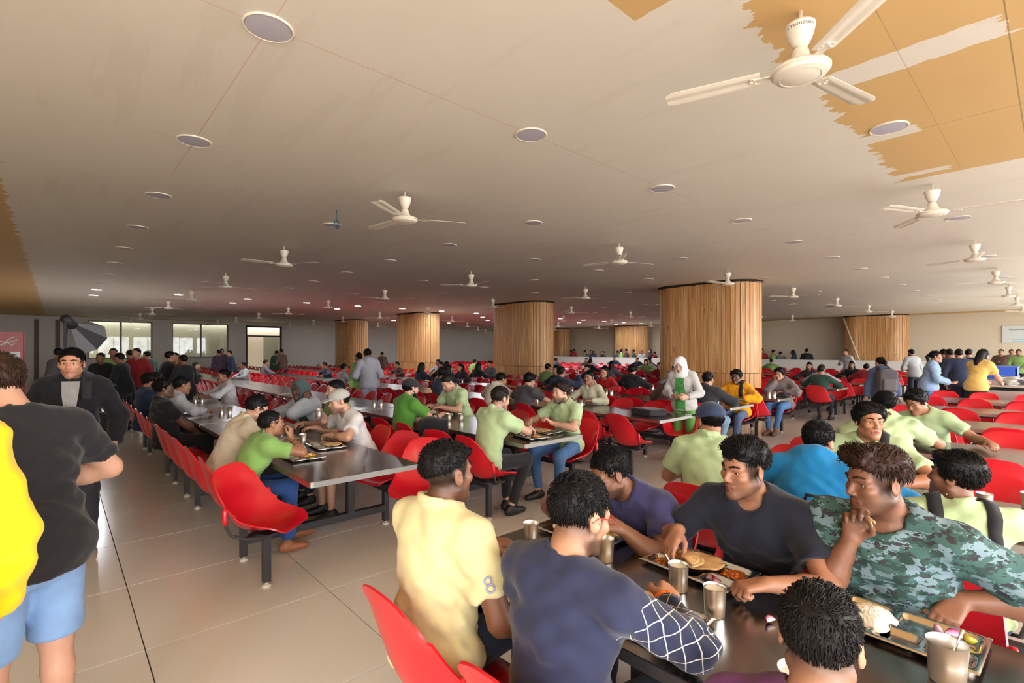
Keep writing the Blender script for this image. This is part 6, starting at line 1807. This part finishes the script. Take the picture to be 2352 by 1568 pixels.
# pole leaning on the pillar, cable loop below the ceiling
tag(MB().tube([(27.62, 6.9, CEIL - .12), (27.0, 5.75, .02)], .035, 8).build('leaning_pole', M['wall'], None, True), 'pale pole leaning against the far right pillar', 'pole')
lp = MB(); lp.tube([(0, 0, 0), (0, 0, -.13)], .006, 6)
lp.tube([(.045*math.cos(a)*.8, .045*math.cos(a)*.6, -.17 + .045*math.sin(a)) for a in np.linspace(math.pi/2, 2.5*math.pi, 20)], .008, 6)
lp.tube([(.03*math.cos(a)*.5, -.03*math.cos(a)*.8, -.165 + .042*math.sin(a)) for a in np.linspace(math.pi/2, 2.5*math.pi, 20)], .006, 6)
M['cable'] = simple('blue_grey_cable', rgb(60, 92, 104), .5, var=.1)
tag(lp.build('cable_loop', M['cable'], None, True, (2.376, 5.6, CEIL)), 'coiled blue grey cable hanging from the ceiling by a fan', 'cable')
# ------------------------------------------------------------------ prints and trims on clothes
sh1, el1 = yellow['SH'][1], yellow['EL'][1]
ctr = sh1 + (el1 - sh1) * .50; dn = unit(sh1 - el1); out = unit(vec(.74, -.68, .15)); out = unit(out - dn * (out @ dn)); axx = np.cross(dn, out)
M['patch'] = simple('grey_blue_patch', rgb(150, 156, 176), .8, var=.1, bump=.3, bscale=300)
decal(yellow, V8, F8, ctr, axx, dn, 'number_patch', M['patch'], .004, depth=.088)
# emblem on the navy polo
em = MB().prism([(.021*math.cos(a), .024*math.sin(a)) for a in np.linspace(0, 2*math.pi, 20, endpoint=False)], 0, .001)
R2_ = polo['R2']; c0 = polo['Wt'] + R2_ @ vec(-.075, .05, .20)
M['emblem'] = simple('emblem_thread', rgb(150, 150, 170), .8, var=.3, vscale=90)
decal(polo, em.V, em.F, c0, R2_ @ vec(-1, 0, 0), R2_ @ vec(0, 0, 1), 'emblem', M['emblem'])

def patch_grid(pts_left, pts_right, n=10, m=5):
    """quad strip between two edges given as (x, y) polylines of equal length"""
    V = []; F = []
    L_, R3 = np.array(pts_left, float), np.array(pts_right, float)
    t = np.linspace(0, 1, len(L_)); q = np.linspace(0, 1, n)
    for a in q:
        l = np.array([np.interp(a, t, L_[:, 0]), np.interp(a, t, L_[:, 1])]); r = np.array([np.interp(a, t, R3[:, 0]), np.interp(a, t, R3[:, 1])])
        for k in range(m): p = l + (r - l) * k / (m - 1); V.append((p[0], p[1], 0))
    for i in range(n - 1):
        for k in range(m - 1): a = i*m + k; F.append((a, a + m, a + m + 1, a + 1))
    return V, F
def front_panel(info, name, pl, pr, color, mat=None, n=14, m=7, lift=.004, back=False):
    V, F = patch_grid(pl, pr, n, m); R2_ = info['R2']; s_ = info['s']
    V = [(x*s_, y*s_, 0) for x, y, z in V]
    ax = R2_ @ vec(-1 if not back else 1, 0, 0)
    return decal(info, V, F, info['Wt'], ax, R2_ @ vec(0, 0, 1), name, mat or M['cloth'], lift, rgb(*color), depth=.28)
front_panel(jacket, 'inner_shirt', [(-.060, .33), (-.05, .2), (-.025, .0), (-.012, -.22)], [(.060, .33), (.05, .2), (.020, .0), (.010, -.22)], (150, 148, 148))
front_panel(hijab, 'dress_front', [(-.07, .26), (-.08, 0), (-.09, -.27)], [(.07, .26), (.075, 0), (.085, -.27)], (72, 140, 70))
front_panel(denimw, 'lime_top', [(-.05, .27), (-.06, 0), (-.07, -.2)], [(.05, .27), (.06, 0), (.07, -.2)], (196, 216, 150))
front_panel(hoodie, 'dark_vest_left', [(-.16, .22), (-.16, .05)], [(-.05, .25), (-.05, .05)], (66, 78, 80)); front_panel(hoodie, 'dark_vest_right', [(.05, .25), (.05, .05)], [(.16, .22), (.16, .05)], (66, 78, 80))
front_panel(hoodie, 'white_band_left', [(-.16, .05), (-.16, -.05)], [(-.05, .05), (-.05, -.05)], (206, 204, 200)); front_panel(hoodie, 'white_band_right', [(.05, .05), (.05, -.05)], [(.16, .05), (.16, -.05)], (206, 204, 200))
front_panel(wcap, 'red_print', [(-.06, .20), (-.06, .12)], [(.06, .20), (.06, .12)], (206, 52, 66)); front_panel(wcap, 'red_lettering', [(-.07, .09), (-.07, .03)], [(.07, .09), (.07, .03)], (200, 70, 84))
front_panel(yjack, 'grey_side_panel', [(.06, .30), (.10, 0), (.10, -.25)], [(.165, .26), (.17, 0), (.17, -.25)], (112, 116, 118), back=True)

# camouflage cloth
def camo_mat():
    m, nt, b = new_mat('camouflage_cloth')
    co = coords(nt); st_ = mapping(nt, co, (15, 15, 26))
    n1 = noise_n(nt, st_, 1.0, 3, .6); n2 = noise_n(nt, mapping(nt, co, (21, 21, 38)), 1.0, 3, .6); n3 = noise_n(nt, mapping(nt, co, (27, 26, 46)), 1.0, 2, .6)
    c = mix_c(nt, math_n(nt, 'GREATER_THAN', n1, .50), rgb(58, 92, 88), rgb(112, 136, 146))
    c = mix_c(nt, math_n(nt, 'GREATER_THAN', n2, .55), c, rgb(40, 66, 62))
    c = mix_c(nt, math_n(nt, 'GREATER_THAN', n3, .60), c, rgb(46, 46, 50))
    nt.links.new(c, b.inputs['Base Color']); b.inputs['Roughness'].default_value = .85
    bump_n(nt, b, noise_n(nt, co, 22, 4), .3, .006)
    return m
def part_of(info, stem_): return [c for c in info['root'].children if c.name.split('.')[0] == stem_][0]
part_of(camo, 'shirt').data.materials[0] = camo_mat()
# navy sweater: white window-pane lines printed on the right sleeve
def sleeve_mat():
    m, nt, b = new_mat('navy_checked_sleeve')
    at = nt.nodes.new('ShaderNodeAttribute'); at.attribute_name = 'sleeve'
    sp = nt.nodes.new('ShaderNodeSeparateXYZ'); nt.links.new(at.outputs['Vector'], sp.inputs[0])
    def ln(x):
        w = math_n(nt, 'ABSOLUTE', math_n(nt, 'SUBTRACT', math_n(nt, 'FRACT', math_n(nt, 'DIVIDE', x, .062)), .5)); return math_n(nt, 'LESS_THAN', w, .036)
    d1_, d2_ = math_n(nt, 'ADD', sp.outputs[0], sp.outputs[1]), math_n(nt, 'SUBTRACT', sp.outputs[0], sp.outputs[1])
    mk = math_n(nt, 'MULTIPLY', math_n(nt, 'MAXIMUM', ln(d1_), ln(d2_)), math_n(nt, 'GREATER_THAN', sp.outputs[2], .5))
    f = noise_n(nt, coords(nt), 9, 5)
    c = mix_c(nt, f, rgb(22, 29, 60), rgb(32, 42, 76)); c = mix_c(nt, mk, c, rgb(206, 206, 204))
    nt.links.new(c, b.inputs['Base Color']); b.inputs['Roughness'].default_value = .85; b.inputs['Sheen Weight'].default_value = .15
    bump_n(nt, b, noise_n(nt, coords(nt), 22, 4), .35, .006)
    return m
so = part_of(navy, 'shirt'); so.data.materials[0] = sleeve_mat()
Vn = navy['shirt_V']; S_, E_, W_ = navy['SH'][1], navy['EL'][1], navy['WR'][1]
att = np.zeros((len(Vn), 3), np.float32)
def bone(P_, A, B):
    d = B - A; L_ = np.linalg.norm(d); d = d / L_; t_ = (P_ - A) @ d; rad = P_ - A - t_[:, None]*d; return t_, rad, L_, d
t1, r1, L1, d1v = bone(Vn, S_, E_); t2, r2, L2, d2v = bone(Vn, E_, W_)
dist1 = np.where((t1 > -.02) & (t1 < L1 + .03), np.linalg.norm(r1, axis=1), 9); dist2 = np.where((t2 > -.03) & (t2 < L2 + .05), np.linalg.norm(r2, axis=1), 9)
up_ = vec(0, 0, 1)
def ang(rad, d):
    a = unit(up_ - d*(up_ @ d)); b_ = np.cross(d, a); return np.arctan2(rad @ b_, rad @ a) * .060
use2 = dist2 < dist1
att[:, 0] = np.where(use2, L1 + t2, t1); att[:, 1] = np.where(use2, ang(r2, d2v), ang(r1, d1v)); att[:, 2] = ((np.minimum(dist1, dist2) < .085) & ((t1 > .035) | use2)).astype(np.float32)
a_ = so.data.attributes.new('sleeve', 'FLOAT_VECTOR', 'POINT'); a_.data.foreach_set('vector', att.ravel())
# orange wrist band
wb = MB(); wdir = unit(W_ - E_); wc = W_ - wdir*.012
pts = []
a0_ = unit(up_ - wdir*(up_ @ wdir)); b0_ = np.cross(wdir, a0_)
for k in range(17): pts.append(tuple(wc + (a0_*math.cos(k*math.pi/8) + b0_*math.sin(k*math.pi/8)) * .041))
M['orange'] = simple('orange_thread', rgb(232, 106, 24), .7, var=.15)
wb.tube(pts, .006, 6).build('wrist_band', M['orange'], navy['root'], True)

# ------------------------------------------------------------------ people farther off, built simply
CLOTHS = [(30, 32, 36), (44, 52, 74), (96, 96, 100), (120, 150, 84), (150, 40, 46), (60, 44, 56), (170, 172, 176), (44, 70, 62), (84, 62, 50), (150, 190, 110), (70, 80, 120), (36, 36, 40)]
CW = ['black', 'navy', 'grey', 'olive green', 'red', 'plum', 'pale grey', 'dark green', 'brown', 'lime green', 'blue', 'black']
def far_stand(label, uv, heading, c, pants=(40, 44, 56), h=1.0, female=False, kind=0, group=None):
    hs_ = {0: None, 1: {1: dict(t=(.14, .30, 1.02)), -1: dict(t=(-.12, .3, 1.0))}, 2: {1: dict(t=(.10, .26, 1.20)), -1: dict(t=(-.26, .04, .84))}}[kind]
    person(label, clear_uv(*uv), heading, seated=False, lod=2, h=h, skin=('brown', 'dark', 'tan')[kind], hair=('long' if female else 'short', BLK), female=female, shirt=(c, 'long', 'shirt'), pants=(pants, 'long'), hands=hs_, proto='stand%d%d' % (kind, female), group=group)
def far_seat(label, seat, c, h=.97, female=False, kind=0, group=None):
    u, v, hd_, row, side, num, block = seat
    dx = -.012 if side == 0 else .012
    person(label, (u + dx, v), math.degrees(hd_), seated=True, lod=2, h=h, lean=((6, 12), (14, 26))[kind], skin=('brown', 'tan')[kind], hair=('long' if female else 'short', BLK), female=female, shirt=(c, 'long', 'shirt'), proto='seat%d%d' % (kind, female), group=group)
G1 = 'people standing on the left'
for (x, Z, hd_, ci, kd, lab) in (
    (122, 10.5, -60, 2, 0, 'person in grey turned right, left of the softbox'), (238, 10.8, 150, 11, 1, 'person in black standing just right of the softbox'), (262, 11.6, 170, 9, 0, 'person in lime green among the standing crowd on the left'),
    (288, 10.2, 60, 0, 1, 'broad person in black before the left window'), (304, 12.6, 20, 5, 0, 'person in plum between two black shirts on the left'), (322, 11.3, 140, 4, 2, 'person in red standing near the left window'), (346, 13.2, 40, 7, 0, 'person in dark green standing by the left window frame'),
    (376, 10.2, -80, 0, 2, 'man in black raising a hand, left of three by the window'), (403, 10.6, 170, 0, 0, 'man in black between two others by the right window'), (430, 9.9, 30, 11, 1, 'man in a black jacket with backpack, right of three'),
    (484, 19.5, 10, 5, 0, 'small distant person in plum below the right window'), (517, 21.0, 170, 1, 1, 'small distant person in navy below the right window'), (571, 20.0, 90, 1, 0, 'distant person in navy at the glazed doorway'),
    (686, 22.5, 0, 7, 0, 'distant person in dark green right of the doorway'), (707, 22.0, 30, 8, 1, 'distant person in brown right of the doorway'), (873, 11.6, 10, 9, 0, 'person in lime green beside the grey hoodie'), (880, 24.0, 0, 8, 0, 'tiny person in brown by the third pillar')):
    far_stand(lab, spot(x, Z), hd_, CLOTHS[ci], h=.97 + .04 * ((x * 7) % 5 - 2) / 2, kind=kd, group=G1)
tag_g = 'queue by the serving counter'
for k, (x, Z, hd_, ci, fem_, lab) in enumerate(((2172, 13.5, -60, 0, False, 'man in black in the queue behind the denim jacket'), (2188, 12.4, -50, 11, False, 'man in dark clothes, second in the queue'), (2206, 11.6, -70, 1, False, 'man in navy with a red hood in the queue'), (2222, 13.0, -100, 0, False, 'person in black behind the mustard top'),
    (2100, 15.5, -40, 6, False, 'person in pale grey before the far right wall'), (2300, 19.0, 90, 8, False, 'person in brown beyond the blue crate'), (2322, 20.0, 100, 10, False, 'person in blue beyond the blue crate'), (2342, 18.0, 80, 3, False, 'person in olive green at the right edge beyond the counter'), (1952, 19.5, 60, 6, False, 'person in pale grey bending by the leaning pole'))):
    far_stand(lab, spot(x, Z), hd_, CLOTHS[ci], h=1.0, kind=k % 3, group=tag_g)
# crowd behind the low white partition
rc = random.Random(5)
nth = 0
for k in range(30):
    v = 8.3 + k * .52 + rc.uniform(-.12, .12)
    if in_pillar(27.3, v, .5): continue
    u = 27.0 + rc.uniform(-.35, .35)
    far_stand('%s person in %s behind the low white wall, counted from the right' % (ordinal(nth), CW[k % 12]), (u, v), rc.uniform(0, 360), CLOTHS[k % 12], h=rc.uniform(.92, 1.03), kind=k % 3, female=(k % 4 == 1), group='crowd behind the low white wall'); nth += 1
# scattered diners farther back
free = {}
for s_ in SEATS: free[(s_[6], s_[3], s_[4], s_[5])] = s_
diners = [(4, 0, 9, 3, 0), (4, 1, 8, 1, 0), (3, 1, 7, 0, 1), (3, 0, 12, 1, 1), (3, 0, 14, 1, 1), (3, 1, 13, 5, 1), (3, 1, 15, 0, 0), (4, 0, 14, 0, 1), (4, 1, 15, 2, 0), (4, 0, 17, 10, 1), (4, 1, 20, 6, 0), (3, 1, 19, 8, 0), (2, 0, 15, 6, 0), (2, 1, 21, 1, 0),
    (5, 0, 0, 7, 0), (6, 0, 1, 6, 1), (6, 1, 2, 5, 1), (7, 0, 0, 4, 0), (7, 1, 1, 0, 1), (5, 1, 8, 4, 0), (5, 0, 10, 2, 1), (6, 1, 9, 1, 0), (6, 0, 14, 0, 0), (7, 1, 13, 3, 1), (8, 0, 12, 10, 0), (8, 1, 15, 6, 0), (9, 0, 16, 0, 1), (9, 1, 18, 1, 0), (10, 0, 14, 5, 0), (10, 1, 17, 3, 1),
    (7, 0, 20, 2, 0), (8, 1, 21, 8, 0), (9, 0, 22, 6, 0), (10, 1, 23, 1, 0), (1, 1, 22, 6, 0), (1, 0, 25, 0, 0), (2, 0, 26, 2, 0), (5, 0, 22, 9, 0), (6, 1, 24, 0, 1), (10, 0, 8, 3, 0)]
for k, (row, side, num, ci, fem_) in enumerate(diners):
    s_ = free.get(('main', row, side, num))
    if not s_: continue
    far_seat('diner in %s, %s seat on the %s of %s table row behind the aisle' % (CW[ci], ordinal(num), ('left', 'right')[side], ordinal(row)), s_, CLOTHS[ci], female=bool(fem_), kind=k % 2, group='diners at the back of the hall')
